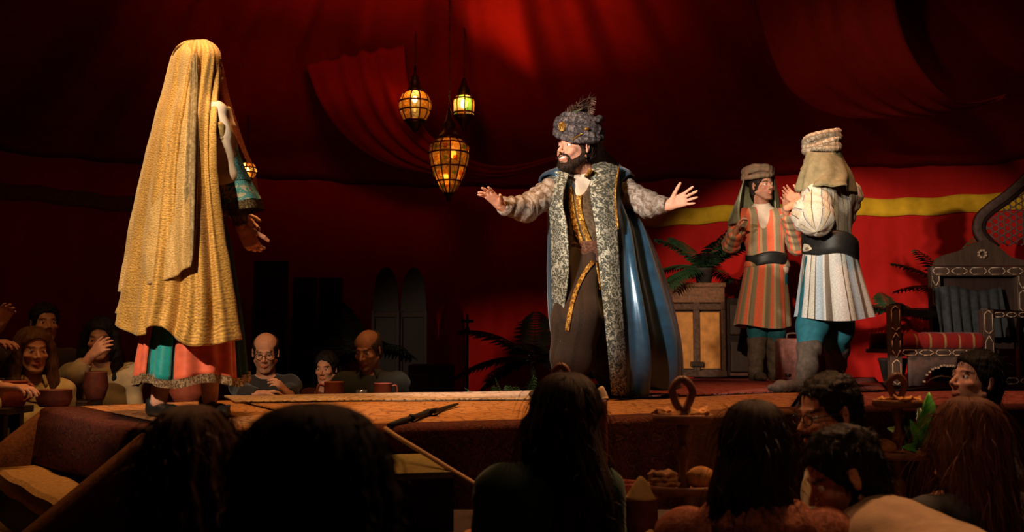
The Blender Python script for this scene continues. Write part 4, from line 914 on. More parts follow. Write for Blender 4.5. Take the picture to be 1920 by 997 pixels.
# ------------------------------------------------------------ the bearded man in the turban
def bearded_man():
    D = 5.9; q = lambda x, y, dd=0: P(x, y, D + dd)
    root = thing('performer', 'bearded smiling man in a plumed turban and blue coat with outstretched arms', 'person', S(1115, 748))
    face = nrm((-.80, -.60, .03)); R = basis(face); s = 1.18; c = q(1081, 277, -.02)
    neck = q(1101, 332, .06); pel = q(1104, 478, .05)
    shL = q(1158, 346, .10); shR = q(1045, 350, -.02); elL = q(1214, 384, .02); wrL = q(1256, 384, -.08); elR = q(985, 390, -.20); wrR = q(938, 385, -.34)
    hpL = q(1132, 500, .06); hpR = q(1082, 500, -.02); knR = q(1082, 600, -.22); anR = q(1062, 712, -.12); knL = q(1146, 605, -.05); anL = q(1152, 722, .15)
    g = G(); hp, T = head_prims(c, R, s, smile=1, neck=neck, jaw=1.08); add_sdf(g, hp, .0042, .012*s, 1, tint=head_tint(c, R, s, brow=(.05, .03, .02), stubble=.5))
    tp, fwd = torso_prims(pel, neck, shL, shR, 1.0, belly=.03)
    add_sdf(g, tp + arm_prims(shL, elL, wrL) + arm_prims(shR, elR, wrR) + leg_prims(hpL, knL, anL) + leg_prims(hpR, knR, anR), .014, .05, 1)
    add_sdf(g, hand_prims(wrL, q(1306, 368, -.12) - q(1264, 384, -.08), (-.10, -1, .15), (0, 0, 1), 1.03, (.06, .03, .04, .03), .17, .62, .1), .0034, .012, 1)
    add_sdf(g, hand_prims(wrR, q(906, 357, -.42) - q(936, 386, -.34), (-.55, -.70, -.45), (-.2, -.6, .8), 1.03, (.10, .12, .2, .16), .19, .70, .2), .0034, .012, 1)
    g.build('body', M['skin'], root)
    add_eyes(root, c, R, s, (-.86, -.5, .0))
    g = G(); add_sdf(g, [ell_(T(0, -.0845, -.0635), np.array([.027, .0135, .0075])*s, R)], .003, .01, 0); g.build('teeth', M['teeth'], root)
    # beard: along the jaw, round the mouth
    K = lambda a, ra, b, rb: cap_(T(*a), ra*s, T(*b), rb*s)
    bp = []
    for k in (1, -1): bp += [K((k*.066, .0, -.028), .012, (k*.060, -.012, -.062), .018), K((k*.060, -.012, -.062), .020, (k*.034, -.062, -.103), .024), K((k*.034, -.062, -.103), .024, (0, -.084, -.116), .026),
                              K((k*.031, -.083, -.056), .0065, (k*.004, -.1025, -.0475), .0062), K((k*.031, -.083, -.056), .007, (k*.036, -.072, -.085), .011)]
    bp += [K((0, -.055, -.105), .030, (0, -.07, -.125), .022), cut_(T(0, -.104, -.0665), np.array([.024, .03, .015])*s, R, .006)]
    g = G(); V, F = sdf_mesh(bp, .0045, .010); V = smooth_np(V, F, 1); N = vnormals(V, F); V = V + N*(.0035*sn(V, 120, 2))[:, None]; g.add(V, F, V[:, [0, 2, 1]])
    strands(g, V, N, 900, .022, 1.2, .0012, 5, .35); g.build('beard', M['hairdark'], root)
    V, F, U = hair_cap(c, R, s, T, .05, .008, -.07, seed=3); g = G(); g.add(V, F, U); g.build('hair', M['hairdark'], root)
    # turban
    tc = q(1086, 239, -.0); tz = nrm(R @ npv(.10, .30, 1)); TR = basis(face, tz); prim = [ell_(tc + tz*.012, (.122, .128, .082), TR)]
    rs = np.random.RandomState(2)
    for k in range(9):
        ti = -.62 + k*.165; tl = rs.normal(0, .20, 2); rr = math.sqrt(max(.05, 1 - (max(0, ti + .25)*1.02)**2))*(.93 if k == 0 else 1); L = []
        for a in np.linspace(0, 2*PI, 23):
            L.append(tc + TR @ npv(.128*rr*math.cos(a), .138*rr*math.sin(a), (.078*ti if ti < 0 else .088*ti) + .128*rr*(tl[0]*math.cos(a) + tl[1]*math.sin(a))*(.85 if k else .35)))
        for a, b in zip(L[:-1], L[1:]): prim.append(cap_(a, .0225, b, .0225, tz, 1.0, .004))
    g = G(); add_sdf(g, prim, .0055, .006, 0, .004, 60, 3); tg = g; g.build('turban', M['turban'], root); tb = bvh_of(tg)
    g = G(); strip_on(g, tb, [(1072, 263), (1082, 256), (1092, 250)], 2.2, .004, .004, dflt=D); g.build('gold_cord', M['goldbraid'], root)
    p = onto(tb, 1054, 237, .004); n_ = nrm(npv(-.55, -.8, .1)); RB = basis(n_); g = G()
    add_loft(g, [p + (RB @ np.array([r*.024*np.cos(a), np.full(20, -z), r*.028*np.sin(a)])).T for a in [np.linspace(0, 2*PI, 20, endpoint=False)] for r, z in ((1.05, -.01), (1.08, .004), (.92, .009), (.80, .005), (.55, .012), (.1, .015))]); g.build('medallion', M['goldbraid'], root)
    p = onto(tb, 1100, 242, .003); g = G(); add_sdf(g, [ell_(p, (.018, .010, .011))], .004, .01, 0); g.build('turban_jewel', M['goldbraid'], root)
    g = G(); base = q(1058, 229, -.06)          # plume: feathers curling back
    for k in range(9):
        a = rs.normal(0, 1, 3)*.018; pts = catmull([base + a*.2, q(1062 + k*1.2, 214, -.05) + a*.7, q(1076 + k*1.6, 203 - k*.6, -.03) + a, q(1090 + k*1.6, 198 - (k % 4)*1.2, 0) + a*1.2, q(1098 + k*.8, 204 + (k % 3)*3, .02) + a*1.3], 6)
        add_tube(g, pts, np.linspace(.0035, .001, len(pts)), 5)
        t, A, B = frames(pts)
        for j in range(3, len(pts)):
            for sd in (1, -1):
                for m_ in range(2):
                    dd = nrm(A[j]*sd*(.8 + .3*rs.rand()) + B[j]*rs.normal(0, .5) + t[j]*.7); e = pts[j] + dd*(.030*math.sin(PI*j/len(pts)) + .010); w = t[j]*.0035
                    g.add([pts[j] - w, pts[j] + w, e + w*.4, e - w*.2], np.array([[0, 1, 2, 3]]), np.full((4, 2), j*.1 + k))
    g.build('plume', M['turbanred'], root)
    g = G()
    for k in range(5):
        pts = catmull([base + npv(0, -.012, 0), q(1064 + k*3, 217 - k, -.09), q(1076 + k*4, 208 - k, -.08)], 6); add_tube(g, pts, np.linspace(.006, .003, len(pts)), 6, flat=.5)
    g.build('plume_stem', M['plumegreen'], root)
    # scarf tail of the turban down the back
    Rr = sheet_pts([[q(1116, 264, .1), q(1122, 268, .16), q(1127, 266, .22)], [q(1110, 292, .08), q(1126, 284, .18), q(1133, 277, .25)], [q(1106, 312, .07), q(1128, 302, .18), q(1146, 293, .26)], [q(1112, 324, .10), q(1142, 316, .2), q(1164, 310, .27)], [q(1116, 334, .13), q(1150, 326, .22), q(1172, 322, .28)]], 8, 6)
    g = G(); N = grid_normals(Rr); Rr = Rr + N*(.006*np.sin(np.linspace(0, 16, Rr.shape[1])))[None, :, None]; add_sheet(g, Rr, .006); g.build('scarf_tail', M['scarfgrey'], root)
    # shirt and tunic
    tp2, _ = torso_prims(pel, neck, shL, shR, 1.0, belly=.03, inflate=.008); g = G()
    add_sdf(g, tp2 + [cap_(neck - [0, 0, .03], .078, neck + nrm(c - neck)*.045, .066)], .009, .05, 1, .002, 50); g.build('shirt', M['shirt'], root)
    tp3, _ = torso_prims(pel, neck - [0, 0, .015], shL, shR, 1.02, belly=.035, inflate=.022); g = G(); vc = neck + fwd*.15 - [0, 0, .05]
    V1 = onto(bvh_of(*[G().add(*sdf_mesh(tp3, .012, .05))]), 1084, 350, -.02, D)
    cutp = [cut_(V1 + [0.03, -.02, .06], (.052, .16, .125), basis((0, -1, 0), (.30, 0, 1)), .006), cut_(neck + [0, 0, .05], (.085, .085, .075), None, .006)]
    add_sdf(g, tp3 + cutp, .009, .05, 1, .006, 22, 6); tun = g; g.build('tunic', M['taupetunic'], root); tub = bvh_of(tun)
    g = G()
    strip_on(g, tub, [(1064, 334), (1068, 360), (1073, 395), (1081, 430), (1092, 462)], 10, .008, .008, dflt=D - .2)
    strip_on(g, tub, [(1109, 318), (1096, 340), (1086, 365), (1086, 395), (1094, 425), (1107, 460)], 10, .008, .008, dflt=D - .2); g.build('gold_braid', M['goldbraid'], root)
    g = G(); R_ = []
    ctr = q(1104, 470, .04)
    for k, z in enumerate(np.linspace(.055, -.075, 9)):
        th = np.linspace(0, 2*PI, 40, endpoint=False); b = 1 + .03*np.sin(k*2.1) + .012*np.sin(th*9 + k)
        R_.append(ctr + [0, 0, z] + np.c_[.178*b*np.cos(th), .165*b*np.sin(th), .012*np.sin(th + .5)])
    add_loft(g, R_); g.build('sash', M['brownsash'], root)
    # baggy trousers, boots
    pp = [cap_(hpL, .125, knL, .128), cap_(knL, .128, knL*.35 + anL*.65, .122), cap_(knL*.35 + anL*.65, .118, anL, .060), cap_(hpR, .122, knR, .124), cap_(knR, .124, knR*.35 + anR*.65, .118), cap_(knR*.35 + anR*.65, .112, anR, .060), cap_(pel, .15, (hpL + hpR)/2 - [0, 0, .08], .15)]
    g = G(); V, F = sdf_mesh(pp, .010, .06); V = smooth_np(V, F, 1); U = seg_uv(V, pp); N = vnormals(V, F)
    V = V + N*(.012*np.sin(np.arctan2(V[:, 1] - hpL[1], V[:, 0] - (hpL[0] + hpR[0])/2)*11 + 1.5*sn(V, 5, 3)) + .006*sn(V, 22, 4))[:, None]; g.add(V, F, U); g.build('trousers', M['brownpants'], root); pb = bvh_of(g)
    g = G(); strip_on(g, pb, [(1112, 490), (1094, 515), (1080, 545), (1070, 580), (1063, 620)], 8, .008, .006, dflt=D - .25); strip_on(g, pb, [(1119, 492), (1123, 515), (1126, 545)], 4, .008, .006, dflt=D - .2); g.build('trouser_braid', M['goldbraid'], root)
    for a, d in ((anL, (-.9, -.5, 0)), (anR, (-.95, -.2, 0))):
        g = G(); add_sdf(g, [cap_(a + [0, 0, .10], .060, a, .046)] + foot_prims(a, d, 1.12, STAGE + .03), .008, .02, 1); g.build('boot', M['bootdark'], root)
    # sleeves
    for nm, sh, el, wr, sd in (('L', shL, elL, wrL, 1), ('R', shR, elR, wrR, 2)):
        e = wr + nrm(el - wr)*.012; g = G(); pr = [cap_(sh*.8 + neck*.2, .088, el, .073), cap_(el, .074, e, .049), pl_(e, e - el, .004), pl_(sh*.55 + neck*.45, neck - sh, .01)]
        add_sdf(g, pr, .0075, .03, 1, .005, 32, sd, ring=.0065, rf=105); g.build('sleeve', M['taupe'], root)
        g = G(); d = nrm(el - sh); cc = sh + d*.005; t = np.linspace(0, 2*PI, 28, endpoint=False); a = nrm(np.cross(d, [0, 1, 0])); b = np.cross(a, d)
        add_loft(g, [cc + d*o + (np.cos(t)[:, None]*a + np.sin(t)[:, None]*b)*(r*(1 + .05*np.sin(t*5)))[:, None] for o, r in ((-.07, .085), (-.03, .112), (.0, .116), (.035, .108), (.045, .100), (.02, .094))], cap=False); g.build('shoulder_cap', M['bluesatin'], root)
    # long open coat
    rows = [[(1158, 312, -.05), (1172, 326, .10), (1160, 326, .2), (1100, 320, .22), (1045, 328, .18), (1030, 334, .08), (1031, 328, -.03)],
            [(1151, 364, -.15), (1164, 372, .06), (1168, 372, .2), (1100, 370, .3), (1040, 372, .22), (1030, 372, .05), (1028, 374, -.12)],
            [(1156, 430, -.17), (1188, 430, .0), (1208, 430, .22), (1115, 430, .38), (1044, 430, .25), (1034, 430, .08), (1033, 425, -.14)],
            [(1161, 505, -.20), (1203, 503, -.06), (1235, 500, .25), (1120, 500, .5), (1046, 500, .3), (1035, 500, .1), (1035, 500, -.16)],
            [(1166, 585, -.22), (1222, 583, -.08), (1257, 578, .3), (1135, 580, .6), (1054, 580, .35), (1042, 580, .12), (1037, 575, -.16)],
            [(1171, 665, -.20), (1236, 662, -.06), (1274, 655, .32), (1145, 655, .68), (1068, 650, .4), (1054, 650, .14), (1045, 640, -.10)],
            [(1174, 742, -.12), (1228, 734, .0), (1281, 714, .32), (1150, 712, .7), (1074, 708, .4), (1064, 700, .15), (1055, 694, -.03)]]
    R_ = sheet_pts([[q(*p) for p in r] for r in rows], 14, 9); N = grid_normals(R_); m, n = R_.shape[:2]; u = np.linspace(0, 1, n); v = np.linspace(0, 1, m)[:, None]
    R_ = R_ + N*((.004 + .045*v**1.2)*(np.sin(u*46 + 1.0*np.sin(v*2.5)) + .35*np.sin(u*97 + 2*np.sin(v*3)))*np.clip(u*14, 0, 1)*np.clip((1-u)*14, 0, 1) + .012*v*np.sin(u*103 + 3*v))[..., None]
    g = G(); add_sheet(g, R_, .010); g.build('coat', M['bluesatin'], root)
    lap = {'cam_right': [[(1110, 310, -.11), (1134, 305, -.09), (1159, 313, -.04)], [(1107, 362, -.22), (1130, 362, -.21), (1152, 364, -.16)], [(1116, 425, -.24), (1136, 427, -.235), (1157, 430, -.19)], [(1124, 505, -.27), (1143, 505, -.265), (1162, 505, -.22)], [(1132, 585, -.30), (1150, 585, -.29), (1167, 585, -.24)], [(1140, 665, -.29), (1156, 665, -.28), (1172, 665, -.22)], [(1147, 740, -.21), (1161, 741, -.20), (1175, 742, -.14)]],
           'cam_left': [[(1030, 328, -.05), (1048, 322, -.11), (1066, 326, -.14)], [(1027, 374, -.13), (1041, 374, -.19), (1055, 376, -.22)], [(1032, 425, -.16), (1048, 428, -.22), (1064, 430, -.25)], [(1034, 500, -.18), (1051, 502, -.24), (1067, 505, -.27)], [(1037, 575, -.19), (1048, 577, -.26), (1058, 580, -.30)], [(1044, 640, -.13), (1049, 642, -.22), (1053, 645, -.27)], [(1054, 694, -.06), (1057, 695, -.13), (1060, 696, -.17)]]}
    for k, rr in lap.items():
        R_ = sheet_pts([[q(*p) for p in r] for r in rr], 7, 9); N = grid_normals(R_); v = np.linspace(0, 1, R_.shape[0])[:, None]
        R_ = R_ + N*(.006*sn(R_.reshape(-1, 3), 9, 8).reshape(R_.shape[:2]))[..., None]; g = G(); add_sheet(g, R_, .012); g.build('lapel', M['silverbroc'], root)
    g = G(); strip = [q(1160, 313, -.06), q(1154, 364, -.175), q(1159, 430, -.20)]; add_tube(g, catmull(strip, 8), .006, 6); g.build('lapel_piping', M['goldbraid'], root)
bearded_man()
# ------------------------------------------------------------ the veiled woman
def veiled_woman():
    D = 4.5; q = lambda x, y, dd=0: P(x, y, D + dd)
    root = thing('performer', 'woman standing with her back turned under a long gold veil and coral and teal skirt', 'person', S(355, 782))
    face = nrm((.86, .50, -.02)); R = basis(face); c = q(372, 131, 0); s = .98
    neck = q(362, 205, -.01); pel = q(362, 405, 0); shR = q(396, 216, -.15); shL = q(345, 214, .15)
    elR = q(424, 330, -.12); wrR = q(455, 428, -.02); elL = q(392, 330, .22); wrL = q(440, 400, .2)
    hpR = q(372, 430, -.08); hpL = q(352, 430, .08); anL = q(298, 752, -.06); anR = q(394, 748, .04); knL = q(318, 590, -.02); knR = q(392, 590, .0)
    g = G(); hp, T = head_prims(c, R, s, neck=neck, fem=1, neck_r=.045); add_sdf(g, hp, .0055, .012, 1, tint=head_tint(c, R, s))
    tp, fwd = torso_prims(pel, neck, shL, shR, .86, fem=1)
    add_sdf(g, tp + arm_prims(shR, elR, wrR, (.045, .036, .025)) + arm_prims(shL, elL, wrL, (.045, .036, .025)) + leg_prims(hpR, knR, anR, (.075, .052, .036)) + leg_prims(hpL, knL, anL, (.075, .052, .036)), .012, .05, 1)
    add_sdf(g, hand_prims(wrR, q(470, 458, .02) - q(455, 430, 0), (.3, .8, -.4), (.8, .2, .4), .95, (.45, .5, .55, .6), .05, .55, .4), .0036, .012, 1)
    add_sdf(g, hand_prims(wrL, (.6, .3, -.6), (.3, -.8, -.4), (.8, .2, .4), .95, (.4,), .05, .5, .4), .005, .012, 1)
    g.build('body', M['skinpale'], root); add_eyes(root, c, R, s, face)
    # hair: dark curls spilling out at the front edge of the veil
    g = G(); V, F, U = hair_cap(c, R, s, T, .05, .008, -.08, seed=4, wr=.004, wf=60); g.add(V, F, U); rs = np.random.RandomState(5)
    for k in range(46):
        p0 = q(398 + rs.rand()*8, 92 + rs.rand()*70, -.10 + rs.rand()*.2); n = 18; L = .07 + .10*rs.rand(); a0 = rs.rand()*6; rr = .010 + .008*rs.rand(); t = np.linspace(0, 1, n)
        pts = p0 + np.c_[.012*np.sin(t*3 + a0) + rr*np.cos(t*14 + a0), rr*np.sin(t*14 + a0), -L*t]; add_tube(g, pts, np.linspace(.0045, .0015, n), 5, False)
    g.build('hair', M['hairbrown'], root)
    # gown: dark teal bodice, then the long skirt in coral and teal panels over a dark under-layer
    tp2, _ = torso_prims(pel, neck, shL, shR, .86, fem=1, inflate=.014); g = G(); add_sdf(g, tp2, .010, .05, 1, .003, 30); g.build('bodice', M['darkteal'], root)
    th = np.linspace(0, 2*PI, 120, endpoint=False); prof = [(405, 375, 44, .14), (450, 378, 52, .17), (520, 374, 66, .20), (600, 366, 84, .235), (660, 362, 93, .25), (704, 361, 97, .26)]
    def skirt(prof, i0, i1, amp, nf, name, m, sc=1.0, ph=0):
        rows = []
        pr = catmull(np.array(prof, float), 5)
        for y, x, w, dep in pr:
            t = (y - prof[0][0])/(prof[-1][0] - prof[0][0]); cc = q(x, y, 0); rx = w*D/FPX*sc; k = 1 + amp*t*np.sin(th*nf + 2*np.sin(th*2) + ph); rows.append(cc + np.c_[rx*k*np.cos(th), dep*sc*k*np.sin(th), np.zeros(len(th)) + .012*np.sin(th*5)*t])
        rows = np.array(rows)[:, i0:i1] if i1 else np.array(rows); g = G()
        if i1: add_sheet(g, rows, .006)
        else: add_loft(g, rows, True, False)
        return g.build(name, m, root)
    skirt(prof, 0, 0, .055, 17, 'underskirt', M['darkteal'], .985)
    A = lambda deg: int(round((deg % 360)/3))
    # near side of the ring is 180..360 degrees: left edge 180, right edge 360
    skirt(prof, A(168), A(240), .055, 17, 'skirt_panel', M['coral'], 1.006)['label'] = 'coral silk panel'
    skirt(prof, A(240), A(271), .055, 17, 'skirt_panel', M['teal'], 1.012)['label'] = 'teal silk panel'
    skirt(prof, A(270), A(345), .055, 17, 'skirt_panel', M['coral'], 1.006)['label'] = 'coral silk panel'
    hem = [(702, 361, 97.5, .262), (709, 361, 98.5, .265), (718, 361, 99.5, .268)]; skirt([(405, 375, 44, .14)] + prof[1:-1] + [(718, 361, 99, .264)], 0, 0, .055, 17, 'underskirt_hem', M['darkteal'], .98)
    rows = []
    for y, x, w, dep in hem: rows.append(q(x, y, 0) + np.c_[w*D/FPX*(1.012 + .055*np.sin(th*17 + 2*np.sin(th*2)))*np.cos(th), dep*(1.012 + .055*np.sin(th*17 + 2*np.sin(th*2)))*np.sin(th), .012*np.sin(th*5)])
    g = G(); add_loft(g, rows, True, False); g.build('sequin_hem', M['sequin'], root)
    # veil
    def veil(cols, name, m, amp=.02, nf=60, thick=.004, ru=10, rv=9, seed=1, flat=0):
        Rr = sheet_pts([[q(*p) for p in r] for r in cols], ru, rv); N = grid_normals(Rr); mm, nn = Rr.shape[:2]; u = np.linspace(0, 1, nn); v = np.linspace(0, 1, mm)[:, None]
        Rr = Rr + N*(amp*v**.8*(np.sin(u*nf + 1.5*np.sin(v*3 + seed)) + .5*np.sin(u*nf*2.3 + seed))*np.clip(v*4, 0, 1) + .0025*sn(Rr.reshape(-1, 3), 40, seed).reshape(mm, nn))[..., None]
        g = G(); add_sheet(g, Rr, thick); g.build(name, m, root); return g
    # rows from the crown down; columns from the front edge round the near side, the left, and behind
    inner = [[(398, 82, -.03), (392, 78, -.06), (376, 77, -.08), (352, 79, -.04), (344, 80, .03), (358, 78, .09), (384, 79, .06)],
             [(411, 104, -.06), (403, 104, -.13), (380, 100, -.16), (336, 100, -.11), (324, 104, .02), (345, 102, .13), (400, 102, .10)],
             [(410, 160, -.11), (398, 160, -.17), (370, 158, -.19), (326, 158, -.14), (308, 160, .03), (330, 160, .18), (400, 160, .16)],
             [(404, 235, -.21), (392, 235, -.27), (360, 235, -.27), (308, 235, -.20), (288, 235, .03), (310, 235, .23), (385, 235, .25)],
             [(402, 330, -.25), (393, 332, -.31), (356, 333, -.31), (290, 332, -.24), (267, 330, .03), (290, 330, .27), (390, 330, .30)],
             [(416, 430, -.22), (402, 433, -.30), (362, 436, -.32), (276, 434, -.26), (250, 430, .03), (270, 430, .30), (395, 430, .33)],
             [(434, 520, -.20), (412, 526, -.30), (364, 530, -.33), (262, 530, -.29), (238, 524, .03), (260, 520, .32), (400, 520, .36)],
             [(445, 590, -.16), (420, 598, -.29), (360, 604, -.34), (252, 596, -.30), (229, 572, .03), (252, 570, .34), (405, 575, .37)],
             [(451, 632, -.12), (424, 642, -.29), (352, 648, -.35), (250, 628, -.31), (222, 592, .03), (248, 592, .35), (408, 610, .38)]]
    for i, r in enumerate(inner):
        a, b = np.array(r[2]), np.array(r[3]); m_ = (a + b)/2; m_[2] = min(a[2], b[2]) - .012
        if i == 8: m_[1] = 612
        if i == 7: m_[1] = 582
        r.insert(3, tuple(m_))
    inner.insert(0, [(372 + .1*(a[0] - 371), 75.5, a[2]*.12) for a in inner[0]])
    veil(inner, 'veil', M['gold'], .022, 34, seed=2, ru=16, rv=9)
    over = [[(366, 84, -.10), (354, 80, -.07), (344, 80, -.0), (348, 79, .07)], [(369, 104, -.185), (340, 100, -.14), (323, 103, .0), (340, 102, .14)], [(371, 160, -.215), (332, 158, -.175), (306, 160, .02), (326, 160, .19)],
            [(369, 235, -.30), (320, 235, -.25), (285, 235, .02), (304, 235, .25)], [(368, 330, -.345), (306, 332, -.285), (263, 330, .02), (284, 330, .29)], [(366, 420, -.36), (298, 424, -.305), (246, 424, .02), (262, 424, .32)], [(364, 470, -.365), (294, 486, -.325), (240, 490, .01), (254, 480, .335)], [(360, 500, -.37), (300, 528, -.34), (232, 548, -.02), (248, 530, .345)]]
    veil(over, 'overlay_veil', M['goldsheer'], .016, 18, seed=4, ru=14)
    g = G(); e = catmull([q(*r[0]) for r in over], 9); e2 = catmull([q(r[0][0] - min(8 + 4*i, 27), r[0][1] + 1, r[0][2] + .002*i) for i, r in enumerate(over)], 9)
    add_sheet(g, np.array([[a + npv(0, -.014, 0) + (b - a)*t*.8 + npv(0, .006 + .006*math.sin(t*9 + k*.07), 0) for t in np.linspace(0, 1, 9)] for k, (a, b) in enumerate(zip(e, e2))])[8:], .003); g.build('veil_trim', M['silvertrim'], root)
    # sheer reddish front veil
    fr = [[(404, 84, -.02), (408, 90, .05), (404, 88, .1)], [(410, 120, -.06), (420, 130, .04), (415, 130, .12)], [(412, 170, -.10), (430, 180, .02), (424, 180, .12)], [(422, 215, -.14), (445, 230, 0), (438, 230, .12)], [(444, 262, -.15), (462, 280, 0), (452, 280, .12)], [(466, 312, -.12), (478, 318, 0), (468, 318, .12)], [(480, 352, -.08), (484, 356, 0), (474, 356, .1)], [(486, 382, -.05), (487, 384, 0), (478, 384, .1)]]
    g = G(); add_sheet(g, sheet_pts([[q(*p) for p in r] for r in fr], 7, 6)); g.build('sheer_veil', M['redsheer'], root)
    # sleeves: white upper, brocade bell, dark under-sleeve
    g = G(); pr = [cap_(q(403, 214, -.16), .060, q(409, 262, -.17), .060), cap_(q(409, 262, -.17), .060, q(424, 325, -.14), .060)]; add_sdf(g, pr, .006, .03, 1, .004, 30, 2, ring=.003, rf=60); g.build('sleeve', M['white_sleeve'], root)
    g = G(); pr = [cap_(q(428, 205, -.05), .014, q(434, 240, -.06), .020), cap_(q(434, 240, -.06), .020, q(440, 288, -.06), .020)]; add_sdf(g, pr, .005, .02, 1, .003, 40, 3); g.build('sleeve_ribbon', M['white_sleeve'], root)
    t = np.linspace(0, 2*PI, 40, endpoint=False)
    g = G(); pr = [cap_(q(410, 240, -.205), .030, q(412, 260, -.205), .028)]; add_sdf(g, pr, .005, .02, 1); g.build('embroidery', M['emb'], root)
    def bell(prof, name, m, fl=1.0, amp=.05):
        rows = []
        for (x, y, dd, r1, r2) in catmull(np.array(prof, float), 5):
            ax = nrm(q(prof[-1][0], prof[-1][1]) - q(prof[0][0], prof[0][1])); a = nrm(np.cross(ax, [0, 1, 0])); b = np.cross(a, ax)
            rows.append(q(x, y, dd) + np.cos(t)[:, None]*a*r1*(1 + amp*np.sin(t*6))[:, None] + np.sin(t)[:, None]*b*r2*(1 + amp*np.sin(t*6))[:, None])
        g = G(); add_loft(g, rows, True, False); return g.build(name, m, root)
    bell([(424, 282, -.13, .048, .050), (430, 315, -.12, .062, .062), (438, 345, -.10, .076, .072)], 'bell_sleeve', M['tealbroc'])
    bell([(436, 340, -.10, .074, .072), (444, 368, -.08, .088, .08), (448, 384, -.07, .098, .088)], 'bell_sleeve', M['tealsilk'])['label'] = 'bright teal sleeve band'
    bell([(448, 382, -.07, .098, .088), (450, 398, -.06, .104, .095)], 'sleeve_border', M['darkbroc'])
    bell([(412, 318, -.08, .05, .06), (420, 350, -.08, .06, .07), (430, 390, -.06, .07, .08)], 'bell_sleeve', M['darkbroc'])['label'] = 'dark gold figured inner sleeve'
    e = wrR + nrm(elR - wrR)*.02; g = G(); add_sdf(g, [cap_(elR, .042, e, .034), pl_(e, e - elR, .004)], .006, .02, 1, ring=.003); g.build('under_sleeve', M['darkbroc'], root)
    for a, d in ((anL, (.75, -.66, 0)), (anR, (.62, -.78, 0))):
        g = G(); fp = foot_prims(a, d, .98, STAGE + .02); dn = nrm(np.array(d)*(1, 1, 0)); h = a*(1, 1, 0) + [0, 0, STAGE + .05]
        add_sdf(g, fp[1:] + [cap_(h + dn*.17, .02, h + dn*.215 + [0, 0, .025], .007), cap_(h - dn*.045 + [0, 0, .0], .034, h - dn*.04 + [0, 0, .03], .036), cut_(h + dn*.0 + [0, 0, .06], (.028, .028, .04))], .006, .015, 1); g.build('shoe', M['shoe'], root)
veiled_woman()
# ------------------------------------------------------------ the two guards
def tunic_skirt(q, prof, D, m, root, folds=13, amp=.06, name='tunic_skirt', ph=0, dr=.8, thick=.006):
    th = np.linspace(0, 2*PI, 110, endpoint=False); rows = []
    for y, x, w, dd in catmull(np.array(prof, float), 5):
        t = (y - prof[0][0])/(prof[-1][0] - prof[0][0]); rx = w*D/FPX; k = 1 + amp*t*(np.sin(th*folds + 1.5*np.sin(th*3) + ph) + .4*np.sin(th*folds*2 + ph))
        rows.append(q(x, y, dd) + np.c_[rx*k*np.cos(th), dr*rx*k*np.sin(th), .02*t*np.sin(th*2 + ph)])
    g = G(); add_loft(g, rows, True, False); return g.build(name, m, root)
def belt_ring(c, rx, ry, h, m, root, name, tilt=0, lumps=.01):
    th = np.linspace(0, 2*PI, 44, endpoint=False); rows = [c + np.c_[rx*b*np.cos(th), ry*b*np.sin(th), z + tilt*np.cos(th) + lumps*np.sin(th*3)] for b, z in ((.96, h/2), (1.02, h*.4), (1.04, h*.1), (1.03, -.2*h), (1.03, -.42*h), (.96, -h/2))]
    g = G(); add_loft(g, rows); return g.build(name, m, root)
def wrap_turban(c, face, up, r, h, m, root, rings=5, tr=.022, seed=1, dome=.6, name='turban'):
    TR = basis(face, up); z = TR[:, 2]; pr = [ell_(c + z*h*.1, (r*.95, r*1.02, h*dome + .02), TR)]; rs = np.random.RandomState(seed)
    for k in range(rings):
        ti = (k/(rings - 1) - .5)*2*.7; tl = rs.normal(0, .13, 2); L = [c + TR @ npv(r*math.cos(a), r*1.05*math.sin(a), h*ti*.8 + r*(tl[0]*math.cos(a) + tl[1]*math.sin(a))) for a in np.linspace(0, 2*PI, 21)]
        pr += [cap_(a, tr, b, tr, z, 1.05, .005) for a, b in zip(L[:-1], L[1:])]
    g = G(); add_sdf(g, pr, .006, .006, 0, .004, 60, seed); return g.build(name, m, root)
